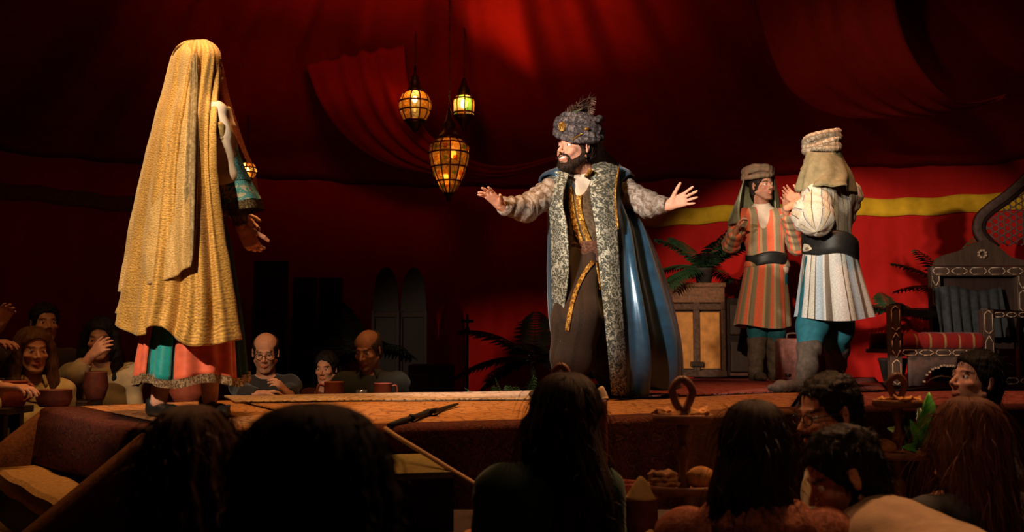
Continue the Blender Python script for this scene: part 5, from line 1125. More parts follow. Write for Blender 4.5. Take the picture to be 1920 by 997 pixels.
def orange_guard():
    D = 8.55; q = lambda x, y, dd=0: P(x, y, D + dd)
    root = thing('guard', 'guard in an orange striped tunic with a pale headscarf and black belt', 'person', S(1438, 716))
    face = nrm((.42, -.90, .05)); R = basis(face); s = 1.1; c = q(1429, 349, -.02); neck = q(1428, 394, .02); pel = q(1438, 500, 0)
    shL = q(1468, 408, .0); shR = q(1392, 408, -.02); elR = q(1370, 458, -.10); wrR = q(1380, 432, -.30); elL = q(1494, 462, -.02); wrL = q(1474, 398, -.28)
    hpL = q(1454, 520, 0); hpR = q(1422, 520, 0); knL = q(1453, 620, -.03); knR = q(1420, 620, -.03); anL = q(1454, 703, .03); anR = q(1416, 704, -.05)
    g = G(); hp, T = head_prims(c, R, s, neck=neck); add_sdf(g, hp, .005, .012*s, 1, tint=head_tint(c, R, s, stubble=.6)); tp, fwd = torso_prims(pel, neck, shL, shR, 1.0)
    add_sdf(g, tp + arm_prims(shL, elL, wrL) + arm_prims(shR, elR, wrR) + leg_prims(hpL, knL, anL) + leg_prims(hpR, knR, anR), .014, .05, 1)
    add_sdf(g, hand_prims(wrR, (.25, -.4, .9), (.9, -.2, -.2), (-.2, -.8, .1), 1.0, (.5, .6, .7, .8), .04, .5, .4), .0045, .012, 1)
    add_sdf(g, hand_prims(wrL, (-.1, -.4, .9), (-.8, -.4, 0), (-.3, -.9, .1), 1.0, (.12, .2, .15, .25), .14, .6, .2), .0045, .012, 1); g.build('body', M['skintan'], root); add_eyes(root, c, R, s, (.5, -.85, 0))
    V, F, U = hair_cap(c, R, s, T, .05, .009, -.07, seed=6); g = G(); g.add(V, F, U); g.build('hair', M['hairdark'], root)
    wrap_turban(q(1421, 326, 0), face, (.0, .25, 1), .118, .05, M['turbanolive'], root, 4, .020, 3)
    # scarf falling behind to both shoulders
    rr = [[(1396, 332, -.05), (1404, 328, .08), (1428, 326, .14), (1450, 330, .10), (1452, 336, .02)], [(1390, 360, -.20), (1388, 362, .06), (1428, 360, .18), (1456, 362, .12), (1452, 364, .0)], [(1386, 392, -.26), (1374, 395, .04), (1428, 392, .2), (1460, 390, .13), (1454, 390, -.04)], [(1388, 418, -.30), (1364, 422, .0), (1428, 420, .2), (1466, 412, .12), (1459, 405, -.06)]]
    Rr = sheet_pts([[q(*p) for p in r] for r in rr], 8, 7); N = grid_normals(Rr); Rr = Rr + N*(.012*np.sin(np.linspace(0, 26, Rr.shape[1]))*np.linspace(.2, 1, Rr.shape[0])[:, None])[..., None]; g = G(); add_sheet(g, Rr, .006); g.build('headscarf', M['greenscarf'], root)
    g = G(); tp2, _ = torso_prims(pel, neck, shL, shR, 1.0, inflate=.008); add_sdf(g, tp2 + [cap_(neck - [0, 0, .03], .074, neck + [0, 0, .035], .064)], .012, .05, 1); g.build('shirt', M['shirt'], root)
    g = G(); tp3, _ = torso_prims(pel, neck - [0, 0, .02], shL, shR, .98, inflate=.022); tp3.append(pl_(pel + [0, 0, -.01], (0, 0, -1), .01)); vc = onto(bvh_of(G().add(*sdf_mesh(tp3, .014, .05))), 1431, 412, -.02, D)
    add_sdf(g, tp3 + [cut_(vc + [0, -.02, .05], (.050, .13, .13), basis((0, -1, 0), (.05, 0, 1)), .006), cut_(neck + [0, 0, .05], (.085, .085, .07), None, .006)], .011, .05, 1, .006, 22, 3)
    V = np.concatenate(g.V); x = nrm(shL - shR); g.U = [np.c_[(V - neck) @ x, V[:, 2], 0*V[:, 0]]]; g.build('tunic', M['orangestripe'], root)
    for sh, el, wr, sd in ((shL, elL, wrL, 1), (shR, elR, wrR, 2)):
        e = wr + nrm(el - wr)*.015; g = G(); add_sdf(g, [cap_(sh, .082, el, .072), cap_(el, .07, e, .058), pl_(e, e - el, .004)], .009, .03, 1, .006, 26, sd, ring=.006, rf=80); g.build('sleeve', M['orangestripe'], root)
    belt_ring(q(1437, 487, 0), .172, .150, .105, M['blackbelt'], root, 'belt', .012)
    tunic_skirt(q, [(482, 1437, 37, 0), (530, 1434, 42, 0), (570, 1432, 47, 0), (612, 1430, 51, 0)], D, M['orangestripe'], root, 11, .055, ph=1)
    for h, k, a in ((hpL, knL, anL), (hpR, knR, anR)):
        g = G(); k2 = k*.75 + a*.25; add_sdf(g, [cap_(h, .105, k, .088), cap_(k, .088, k2, .075)], .010, .03, 1, .008, 20, 5); g.build('trouser_leg', M['tealpants'], root)
        g = G(); k1 = k*.86 + a*.14; add_sdf(g, [cap_(k*.95 + a*.05, .088, a, .058), pl_(k1 + [0, 0, .0], [0, 0, 1], .004)] + foot_prims(a, (.15, -1, 0), 1.1, STAGE + .03), .009, .02, 1, .004, 30, 3, ring=.005, rf=60); g.build('boot', M['boot'], root)
def white_guard():
    D = 6.8; q = lambda x, y, dd=0: P(x, y, D + dd)
    root = thing('guard', 'guard in a white striped tunic seen from behind with an olive scarf under his turban', 'person', S(1545, 735))
    face = nrm((-.80, .55, .0)); R = basis(face); s = 1.1; c = q(1536, 305, 0); neck = q(1546, 350, 0); pel = q(1556, 470, .02)
    shR = q(1588, 362, .16); shL = q(1528, 366, -.16); elL = q(1530, 420, -.28); wrL = q(1488, 384, -.16); elR = q(1570, 420, .30); wrR = q(1500, 380, .28)
    hpL = q(1538, 490, -.03); hpR = q(1580, 490, .08); knL = q(1524, 610, -.04); anL = q(1508, 722, -.22); knR = q(1570, 620, .14); anR = q(1568, 706, .40)
    g = G(); hp, T = head_prims(c, R, s, neck=neck); add_sdf(g, hp, .006, .012*s, 1, tint=head_tint(c, R, s)); tp, fwd = torso_prims(pel, neck, shL, shR, 1.0)
    add_sdf(g, tp + arm_prims(shL, elL, wrL) + arm_prims(shR, elR, wrR) + leg_prims(hpL, knL, anL) + leg_prims(hpR, knR, anR), .014, .05, 1)
    add_sdf(g, hand_prims(wrL, q(1514, 366, -.12) - q(1490, 378, -.14), (.2, .6, -.7), (0, .3, .8), 1.05, (.35, .4, .45, .5), .06, .55, .4), .0042, .012, 1)
    add_sdf(g, hand_prims(wrR, (-.6, .2, .5), (-.2, -.9, .2), (0, .2, .8), 1.0, (.3,), .08, .5, .3), .005, .012, 1); g.build('body', M['skintan'], root); add_eyes(root, c, R, s, face)
    V, F, U = hair_cap(c, R, s, T, .05, .009, -.07, seed=6); g = G(); g.add(V, F, U); g.build('hair', M['hairdark'], root)
    wrap_turban(q(1541, 268, 0), face, (.03, 0, 1), .105, .075, M['turbancream'], root, 6, .022, 8)
    rr = [[(1512, 282, .02), (1516, 284, -.08), (1535, 286, -.14), (1562, 286, -.11), (1576, 284, .0), (1566, 282, .12)], [(1508, 305, .02), (1512, 306, -.11), (1536, 306, -.17), (1570, 306, -.13), (1584, 304, .02), (1572, 302, .14)], [(1500, 328, .0), (1506, 330, -.13), (1538, 328, -.20), (1578, 328, -.17), (1594, 324, .03), (1580, 320, .16)], [(1491, 350, -.02), (1505, 356, -.15), (1528, 345, -.235), (1575, 342, -.24), (1600, 346, .05), (1590, 342, .18)], [(1494, 354, -.03), (1510, 360, -.16), (1530, 349, -.24), (1580, 350, -.25), (1602, 362, .07), (1592, 358, .2)]]
    Rr = sheet_pts([[q(*p) for p in r] for r in rr], 9, 7); N = grid_normals(Rr); v = np.linspace(0, 1, Rr.shape[0])[:, None]; u = np.linspace(0, 1, Rr.shape[1]); Rr = Rr + N*(.020*v*np.sin(u*34 + 3*v))[..., None]; g = G(); add_sheet(g, Rr, .008); g.build('headscarf', M['olivescarf'], root)
    g = G(); tp3, _ = torso_prims(pel, neck, shL, shR, 1.04, inflate=.03); tp3.append(pl_(pel + [0, 0, -.01], (0, 0, -1), .01)); add_sdf(g, tp3, .010, .05, 1, .010, 18, 3); V = np.concatenate(g.V); x = nrm(shL - shR); g.U = [np.c_[(V - neck) @ npv(.9, .3, 0), V[:, 2], 0*V[:, 0]]]; g.build('tunic', M['whitesleeve'], root)
    for sh, el, wr, sd in ((shL, elL, wrL, 1), (shR, elR, wrR, 2)):
        e = wr + nrm(el - wr)*.03; m_ = el*.55 + e*.45; g = G(); add_sdf(g, [cap_(sh + [0, 0, -.02], .102, el + [0, 0, .03], .104), cap_(el + [0, 0, .03], .104, m_, .092), cap_(m_, .090, e, .048), pl_(e, e - el, .004)], .008, .05, 1, .012, 16, sd + 3, ring=.007, rf=70); g.build('puffed_sleeve', M['whitesleeve'], root)
    belt_ring(q(1556, 463, .0), .175, .240, .15, M['blackbelt'], root, 'waist_sash', -.02, .014)
    tunic_skirt(q, [(458, 1555, 45, 0), (510, 1557, 53, 0), (560, 1561, 62, 0), (598, 1564, 69, 0)], D, M['whitestripe'], root, 9, .06, ph=2, dr=1.25)
    for h, k, a, d in ((hpL, knL, anL, (-1, -.15, 0)), (hpR, knR, anR, (-.8, .3, 0))):
        g = G(); k2 = k*.72 + a*.28; add_sdf(g, [cap_(h, .10, k, .104), cap_(k, .104, k2, .086)], .010, .03, 1, .010, 16, 5); g.build('trouser_leg', M['tealpants'], root)
        g = G(); k1 = k*.74 + a*.26; add_sdf(g, [cap_(k1, .088, a, .060), pl_(k1, [0, 0, 1], .004)] + foot_prims(a, d, 1.3, STAGE + .03), .009, .02, 1, .005, 26, 3, ring=.006, rf=50); g.build('boot', M['boot'], root)
orange_guard(); white_guard()
# ------------------------------------------------------------ lanterns
def lantern(label, px, d, ytop, ybot, prof, cap_prof, tail_prof, nseg, tiers, pane_mats, bulb_r, energy, group=None, bulbs=((0, 0, 0),), chain=True, ribr=.006):
    c = P(px, (ytop + ybot)/2, d); zt = P(px, ytop, d)[2]; zb = P(px, ybot, d)[2]; H = zt - zb
    root = thing('lantern', label, 'lantern', (c[0], c[1], zb), group)
    at = lambda f: zb + H*f
    pr = catmull(np.array(prof, float), 4)                     # (radius m, height fraction) of the glass body, bottom to top
    rad = lambda f: float(np.interp(f, [p[1] for p in prof], [p[0] for p in prof]))
    th = np.linspace(0, 2*PI, nseg, endpoint=False) + .13
    for a in th:
        g = G(); add_tube(g, [npv(c[0] + r*math.cos(a), c[1] + r*math.sin(a), at(f)) for r, f in pr], ribr, 5); g.build('rib', M['brass'], root)
    for f in tiers:
        r = rad(f); t = np.linspace(0, 2*PI, 49); g = G(); add_tube(g, np.c_[c[0] + r*np.cos(t), c[1] + r*np.sin(t), np.full(49, at(f))], ribr*1.25, 6); g.build('ring', M['brass'], root)
    for ti, (f0, f1) in enumerate(zip(tiers[:-1], tiers[1:])):
        for k, a in enumerate(th):
            fs = np.linspace(f0, f1, 4); g = G(); R_ = np.array([[npv(c[0] + rad(f)*.985*math.cos(a + u*2*PI/nseg), c[1] + rad(f)*.985*math.sin(a + u*2*PI/nseg), at(f)) for u in (.04, .35, .65, .96)] for f in fs]); add_sheet(g, R_, .003)
            g.build('pane', M[pane_mats[(ti*3 + k*2 + (k//3)) % len(pane_mats)]], root)
            if f1 - f0 > .12 and pane_mats[0] == 'pane4':       # round glass bosses on the long panes
                ctr = R_[1:3, 1:3].reshape(-1, 3).mean(0); n_ = nrm((ctr - c)*(1, 1, 0)); B_ = basis(n_); t = np.linspace(0, 2*PI, 10, endpoint=False); rr = .016 + .006*((k + ti) % 2)
                g = G(); add_loft(g, [ctr + n_*(.004 + z) + (B_ @ np.array([rr*q*np.cos(t), 0*t, rr*q*np.sin(t)])).T for q, z in ((1, 0), (.9, .006), (.3, .009))]); g.build('glass_boss', M[('pane2', 'pane3', 'pane')[(k + ti) % 3]], root)
    for nm, pf in (('cap', cap_prof), ('finial', tail_prof)):
        g = G(); add_lathe(g, (c[0], c[1], 0), [(r, at(f)) for r, f in pf], 20); g.build(nm, M['iron'], root)
    if chain:
        top = roof_z(c[0], c[1]) + .02; z = at(max(f for _, f in cap_prof)); g = G(); k = 0
        while z < top:
            t = np.linspace(0, 2*PI, 13); u = npv(1, 0, 0) if k % 2 else npv(0, 1, 0); add_tube(g, [npv(c[0], c[1], z + .013) + u*.008*math.cos(q) + npv(0, 0, .017*math.sin(q)) for q in t], .0028, 5, False); z += .027; k += 1
            if k > 90: break
        g.build('chain', M['iron'], root)
    for bx, bz, br in bulbs:
        p = npv(c[0] + bx, c[1] - .02, at(bz)); g = G(); add_sdf(g, [ell_(p, (br, br, br*1.3))], br/5, .01, 0); g.build('bulb', M['bulb'], root)
        l = bpy.data.lights.new('lantern_glow', 'POINT'); l.energy = energy; l.color = (1, .58, .22); l.shadow_soft_size = .02; o = bpy.data.objects.new('lantern_glow', l); C.objects.link(o); o.parent = root; o.location = (bx, -.05, p[2] - zb + .02)
    return root
GL = 'lanterns hanging over the stage'
lantern('round brass lantern with amber glass, upper left of the three hanging together', 778, 8.3, 172, 226, [(.085, 0), (.105, .10), (.130, .38), (.132, .62), (.105, .90), (.060, 1.0)], [(.0, 1.0), (.062, 1.0), (.058, 1.12), (.035, 1.22), (.045, 1.3), (.028, 1.42), (.035, 1.5), (.012, 1.62), (.01, 1.9)], [(.0, -.42), (.012, -.40), (.035, -.27), (.07, -.12), (.086, 0.0), (0, .0)], 10, [0, .34, .64, 1.0], ['pane', 'pane2', 'pane'], .02, 1.4, bulbs=((.0, .72, .022),))
lantern('slim lantern with greenish glass, upper right of the three hanging together', 870, 8.5, 180, 218, [(.085, 0), (.088, .3), (.088, .8), (.060, 1.0)], [(0, 1.0), (.062, 1.0), (.045, 1.2), (.052, 1.3), (.028, 1.55), (.02, 1.75), (.008, 1.9)], [(0, -.75), (.012, -.72), (.02, -.55), (.045, -.35), (.07, -.15), (.086, 0), (0, 0)], 8, [0, .16, .84, 1.0], ['pane2', 'pane3', 'pane2', 'pane'], .02, 1.6, bulbs=((.0, .58, .03),))
lantern('large urn shaped pierced lantern hanging lowest of the three', 842, 8.1, 262, 362, [(.040, 0), (.075, .12), (.125, .36), (.158, .62), (.162, .78), (.150, .90), (.105, 1.0)], [(0, 1.0), (.112, 1.0), (.105, 1.05), (.07, 1.12), (.045, 1.2), (.055, 1.28), (.03, 1.38), (.02, 1.5), (.008, 1.6)], [(0, -.16), (.016, -.15), (.024, -.1), (.018, -.07), (.036, -.03), (.042, 0), (0, 0)], 12, [0, .22, .48, .74, .92, 1.0], ['pane4', 'pane4', 'pane', 'pane4'], .02, .9, bulbs=((.035, .72, .026), (-.025, .30, .022)))
lantern('small round lantern behind the sleeve of the veiled woman', 464, 9.2, 306, 334, [(.05, 0), (.082, .3), (.084, .65), (.05, 1.0)], [(0, 1.0), (.052, 1.0), (.03, 1.2), (.035, 1.35), (.01, 1.6)], [(0, -.4), (.01, -.38), (.03, -.15), (.05, 0), (0, 0)], 8, [0, .35, .68, 1.0], ['pane', 'pane2'], .02, 1.0, bulbs=((-.01, .5, .026),))

# ------------------------------------------------------------ plants
def frond_geo(base, d0, L, droop, n, lw, ll, wid=None):
    d = nrm(d0); p = np.asarray(base, float); path = [p.copy()]; st = 12
    for k in range(st): d = nrm(d + npv(0, 0, -droop/st)); p = p + d*L/st; path.append(p.copy())
    path = np.array(path); t, A, B = frames(path); g = G(); add_tube(g, path, np.linspace(.006, .0015, len(path)), 5)
    for k in range(n):
        f = .12 + .86*k/n; i = f*(len(path) - 1); j = int(i); q = path[j]*(1 - i + j) + path[min(j + 1, len(path) - 1)]*(i - j); len_ = ll*math.sin(PI*min(1, .12 + f*.9))**.7 + .02
        for sd in (1, -1):
            hz = nrm(np.cross(t[j], [0, 0, 1])); dd = nrm(hz*sd*.85 + t[j]*.55 + npv(0, 0, -.25 - .1*random.random())); w = t[j]*lw*.5; m = q + dd*len_*.5 + [0, 0, .006]
            g.add([q - w*.4, q + w*.4, m + w, m - w, q + dd*len_ + [0, 0, -.012]], [np.array([[0, 1, 2, 3]]), np.array([[3, 2, 4]])])
    return g
def palm(label, base, fronds, m, L, droop, n=16, lw=.02, ll=.14, pot=.14, cat='plant', name='potted_palm', seed=1, zf=None, stem=.0):
    random.seed(seed); t = thing(name, label, cat, (base[0], base[1], base[2] if zf is None else zf)); z0 = t.location[2]; base = np.array(base, float)
    if pot: g = G(); add_lathe(g, (base[0], base[1], z0), [(0, 0), (pot*.7, 0), (pot, pot*1.5), (pot*1.08, pot*1.55), (pot*1.05, pot*1.7), (pot*.9, pot*1.65), (0, pot*1.55)], 18); g.build('pot', M['pot'], t)
    top = npv(base[0], base[1], z0 + pot*1.5 + stem)
    if stem: g = G(); add_tube(g, [npv(base[0], base[1], z0 + pot*1.4), top], [.035, .025], 8); g.build('stem', M['pot'], t)
    for (a, e, s) in fronds: frond_geo(top, (math.cos(a)*math.cos(e), math.sin(a)*math.cos(e), math.sin(e)), L*s, droop, n, lw, ll).build('frond', m, t)
    return t
def ring_fronds(n, e0, e1, seed): 
    r = random.Random(seed); return [(k*2*PI/n + r.uniform(-.25, .25), r.uniform(e0, e1), r.uniform(.75, 1.1)) for k in range(n)]
palm('leafy palm standing on the amber chest behind the bearded man', P(1320, 534, 9.2), ring_fronds(16, .0, 1.1, 2), M['leafd'], .60, 1.0, 16, .034, .15, .09, seed=2)
palm('palm with yellow green fronds behind the throne crest', npv(P(1790, 600, 8.6)[0], 8.6, STAGE), [(2.6, .9, 1), (2.0, 1.1, 1.0), (.6, 1.2, 1.1), (.3, .9, .8), (4.4, 1.0, .8), (3.4, .5, 1), (1.3, .8, .9)], M['leafm'], .62, .9, 14, .03, .13, .13, seed=5, stem=.55)
palm('dark palm between the white guard and the throne', npv(P(1672, 600, 8.9)[0], 8.9, STAGE), [(2.9, .30, 1), (3.5, .5, .9), (.2, .2, .9), (-.4, .35, .9), (4.5, .5, .8), (1.5, .8, .8), (.9, .5, .8), (5.4, .2, .8)], M['leafd'], .5, .6, 13, .035, .11, .12, seed=6, stem=.42)
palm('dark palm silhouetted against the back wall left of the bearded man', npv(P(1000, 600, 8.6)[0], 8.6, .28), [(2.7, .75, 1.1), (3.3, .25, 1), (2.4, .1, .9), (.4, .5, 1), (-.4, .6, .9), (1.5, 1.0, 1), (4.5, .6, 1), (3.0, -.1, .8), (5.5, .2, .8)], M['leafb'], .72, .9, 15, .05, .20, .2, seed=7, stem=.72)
palm('small green fern in a pot beyond the back edge of the stage', npv(P(966, 700, 7.2)[0], 7.2, .28), ring_fronds(12, .7, 1.35, 8), M['leafm'], .44, .5, 15, .018, .07, .14, name='potted_fern', seed=8, stem=.34)
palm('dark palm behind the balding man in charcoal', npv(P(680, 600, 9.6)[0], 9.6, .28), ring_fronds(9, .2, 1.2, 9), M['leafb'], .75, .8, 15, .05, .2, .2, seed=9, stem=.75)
# broad leaved bright plant by the right tables
lp = npv(P(1722, 860, 3.75)[0], 3.75, .98)
t = thing('leafy_plant', 'bright green broad leaved plant between the bread tray and the woman at the right', 'plant', lp)
def blade(base, tip, w, nrm_, m, root, curl=.03):
    base = np.asarray(base); tip = np.asarray(tip); ax = tip - base; L = np.linalg.norm(ax); sd = nrm(np.cross(ax, nrm_)); nn = nrm(np.cross(sd, ax)); R_ = []
    for u in np.linspace(0, 1, 14):
        ww = w*math.sin(PI*u**.75)**.8*(1 + .06*math.sin(u*60)) + .002; cc = base + ax*u + nn*curl*math.sin(PI*u)
        R_.append([cc + sd*ww*s + nn*(.35*ww*s*s + .004*math.sin(u*44)*abs(s)) for s in (-1, -.6, -.25, 0, .25, .6, 1)])
    g = G(); add_sheet(g, R_, .0015); o = g.build('leaf', m, root); g = G(); add_tube(g, [R_[i][3] - nn*.001 for i in range(14)], np.linspace(.004, .001, 14), 5); g.build('midrib', M['leafm'], o)
lq = lambda x, y, dd=0: P(x, y, 3.7 + dd)
for b, e, w, m, dd in (((1722, 838), (1742, 735), .032, 'leaf', 0), ((1716, 838), (1690, 778), .024, 'leafm', .06), ((1710, 840), (1690, 838), .018, 'leaf', -.05), ((1718, 842), (1706, 786), .02, 'leaf', -.04), ((1726, 842), (1762, 800), .022, 'leafm', .07), ((1722, 840), (1722, 762), .024, 'leafd', .1), ((1714, 842), (1664, 802), .018, 'leafm', .1)):
    blade(lq(*b, 0), lq(*e, dd), w, (0, -1, .15), M[m], t)
g = G(); add_lathe(g, lp - [0, 0, .0], [(0, 0), (.035, 0), (.05, .075), (.054, .08), (.045, .078), (0, .07)], 16); g.build('pot', M['pot'], t)

# ------------------------------------------------------------ furniture behind the action
def bx(g, c, s, M_=None): return add_box(g, c, s, M_)
# carved chest
cx0 = P(1302, 600, 9.2)[0]; w = (1355 - 1250)*9.2/FPX; zt = P(1302, 537, 9.2)[2]; hh = zt - STAGE - .03
t = thing('chest', 'tall amber panelled chest with a carved strap, behind the bearded man', 'chest', (cx0, 9.2, STAGE + .03)); zb = STAGE + .03
g = G(); bx(g, (cx0, 9.3, zb + hh/2), (w*.94, .34, hh)); g.build('body', M['chestframe'], t, False)
for s in (-1, 1): g = G(); bx(g, (cx0 + s*w*.235, 9.115, zb + hh*.40), (w*.36, .03, hh*.62)); g.build('panel', M['chest'], t, False, bevel=.008)
for x, ww in ((0, .10), (-.47, .07), (.47, .07)): g = G(); bx(g, (cx0 + x*w, 9.105, zb + hh*.42), (w*ww*1.1, .05, hh*.82)); g.build('stile', M['chestframe'], t, False, bevel=.008)
g = G(); bx(g, (cx0, 9.10, zb + hh*.77), (w, .05, hh*.07)); g.build('rail', M['chestframe'], t, False, bevel=.008)
g = G(); bx(g, (cx0, 9.10, zb + hh*.90), (w*1.0, .05, hh*.17)); g.build('rail', M['chesttop'], t, False, bevel=.008)
g = G(); bx(g, (cx0, 9.28, zb + hh*1.01), (w*1.05, .42, hh*.05)); g.build('lid', M['chesttop'], t, False, bevel=.01)
g = G(); bx(g, (cx0, 9.09, zb + hh*.14), (w*.24, .05, hh*.06)); g.build('strap', M['iron'], t, False, bevel=.008)
g = G(); bx(g, (cx0, 9.26, zb + hh*.035), (w*1.03, .40, hh*.07)); g.build('plinth', M['chestframe'], t, False, bevel=.01)
# dark cabinet beside it, worn leather case between the guards
x0 = P(1385, 600, 9.3)[0]; t = thing('cabinet', 'dark wooden cabinet right of the amber chest behind the orange guard', 'cabinet', (x0, 9.35, STAGE + .03))
g = G(); bx(g, (x0, 9.4, STAGE + .03 + .36), (.24, .3, .72)); g.build('body', M['cabinet'], t, False, bevel=.01)
for z in (.18, .52): g = G(); bx(g, (x0, 9.24, STAGE + .03 + z), (.19, .03, .28)); g.build('door', M['throned'], t, False, bevel=.01)
g = G(); bx(g, (x0, 9.245, STAGE + .05), (.2, .03, .025)); g.build('skirting', M['leather'], t, False)
p = S(1487, 722); t = thing('travel_case', 'worn pinkish leather case standing between the boots of the two guards', 'case', (p[0], 7.9, STAGE + .035)); x0 = P(1490, 680, 7.9)[0]
g = G(); bx(g, (x0, 7.95, STAGE + .035 + .17), (.24, .2, .34)); g.build('body', M['leather'], t, False, bevel=.025)
g = G(); add_tube(g, catmull([npv(x0 - .05, 7.93, STAGE + .37), npv(x0 - .04, 7.93, STAGE + .41), npv(x0 + .04, 7.93, STAGE + .41), npv(x0 + .05, 7.93, STAGE + .37)], 5), .008, 6); g.build('handle', M['bootdark'], t)
for s in (-1, 1): g = G(); add_lathe(g, (x0 + s*.07, 7.845, STAGE + .09), [(0, -.01), (.02, -.01), (.022, .01), (0, .012)], 12); g.build('clasp', M['iron'], t)
# dark screen and cabinets in the shadow behind the bald men
def screen(px0, px1, ytop, d, label, nm='folding_screen', m='cabinetd', arch=True, doors=2):
    xa = P(px0, 600, d)[0]; xb = P(px1, 600, d)[0]; zt = P(px0, ytop, d)[2]; t = thing(nm, label, 'screen' if arch else 'cabinet', ((xa + xb)/2, d, .28)); n = doors
    for k in range(n):
        c0 = xa + (xb - xa)*(k + .5)/n; ww = (xb - xa)/n*.96; off = .05*(k % 2)
        g = G(); q = [(-.5, 0), (.5, 0), (.5, .78)] + ([(.46, .88), (.34, .955), (.16, .99), (0, 1.0), (-.16, .99), (-.34, .955), (-.46, .88)] if arch else [(.5, 1), (-.5, 1)]) + [(-.5, .78)]
        V = [npv(c0 + u*ww, d + off + s, .28 + (zt - .28)*v) for s in (-.02, .02) for u, v in q]; m_ = len(q); a = np.arange(m_)
        g.add(V, [np.c_[a, (a+1) % m_, (a+1) % m_ + m_, a + m_], a[None, ::-1] + m_, a[None]]); g.build('panel', M[m], t, False)
        for sg in (-1, 1): g = G(); bx(g, (c0 + sg*ww*.47, d + off - .03, .28 + (zt - .28)*.39), (.035, .03, (zt - .28)*.78)); g.build('stile', M['cabinet'], t, False, bevel=.006)
        for v in (.08, .40, .76): g = G(); bx(g, (c0, d + off - .03, .28 + (zt - .28)*v), (ww*.9, .026, .05)); g.build('rail', M['cabinet'], t, False, bevel=.006)
screen(474, 540, 490, 9.7, 'narrow dark brown cabinet panel behind the bald man with glasses', 'cabinet', 'cabinet', False, 1)
screen(548, 640, 520, 9.9, 'black double cabinet between the two bald men in the shadow', 'cabinet', 'cabinetd', False, 2)
screen(698, 800, 500, 9.4, 'dark arched folding screen behind the balding man in charcoal', 'folding_screen', 'cabinetd', True, 2)
x0 = P(806, 700, 8.2)[0]; t = thing('cabinet', 'low black sideboard right of the man in charcoal', 'cabinet', (x0, 8.3, .28)); zt = P(806, 684, 8.2)[2]
g = G(); bx(g, (x0, 8.4, (.28 + zt)/2), (.36, .34, zt - .28)); g.build('body', M['cabinetd'], t, False, bevel=.01)
for s in (-1, 1): g = G(); bx(g, (x0 + s*.088, 8.22, .28 + (zt - .28)*.5), (.16, .03, (zt - .28)*.85)); o = g.build('door', M['cabinet'], t, False, bevel=.008); g = G(); add_sdf(g, [ell_((x0 + s*.02, 8.195, .28 + (zt - .28)*.6), (.012, .012, .012))], .005, .01, 0); g.build('knob', M['iron'], o)
x0 = P(876, 700, 8.6)[0]; t = thing('candle_stand', 'thin dark iron candle stand against the back wall', 'stand', (x0, 8.6, .28)); zt = P(876, 598, 8.6)[2]
g = G(); add_lathe(g, (x0, 8.6, .28), [(0, 0), (.13, 0), (.12, .02), (.02, .05), (.012, .4), (.02, .43), (.011, .46), (.011, zt - .40), (.022, zt - .37), (.011, zt - .34), (.01, zt - .30), (0, zt - .30)], 14); g.build('post', M['iron'], t)
g = G(); add_lathe(g, (x0, 8.6, zt - .02), [(0, -.01), (.05, -.01), (.06, .015), (.055, .015), (.03, 0), (0, 0)], 14); g.build('drip_tray', M['iron'], t)
g = G(); add_lathe(g, (x0, 8.6, zt - .02), [(0, 0), (.012, 0), (.012, .06), (0, .065)], 8); g.build('candle', M['claydark'], t)

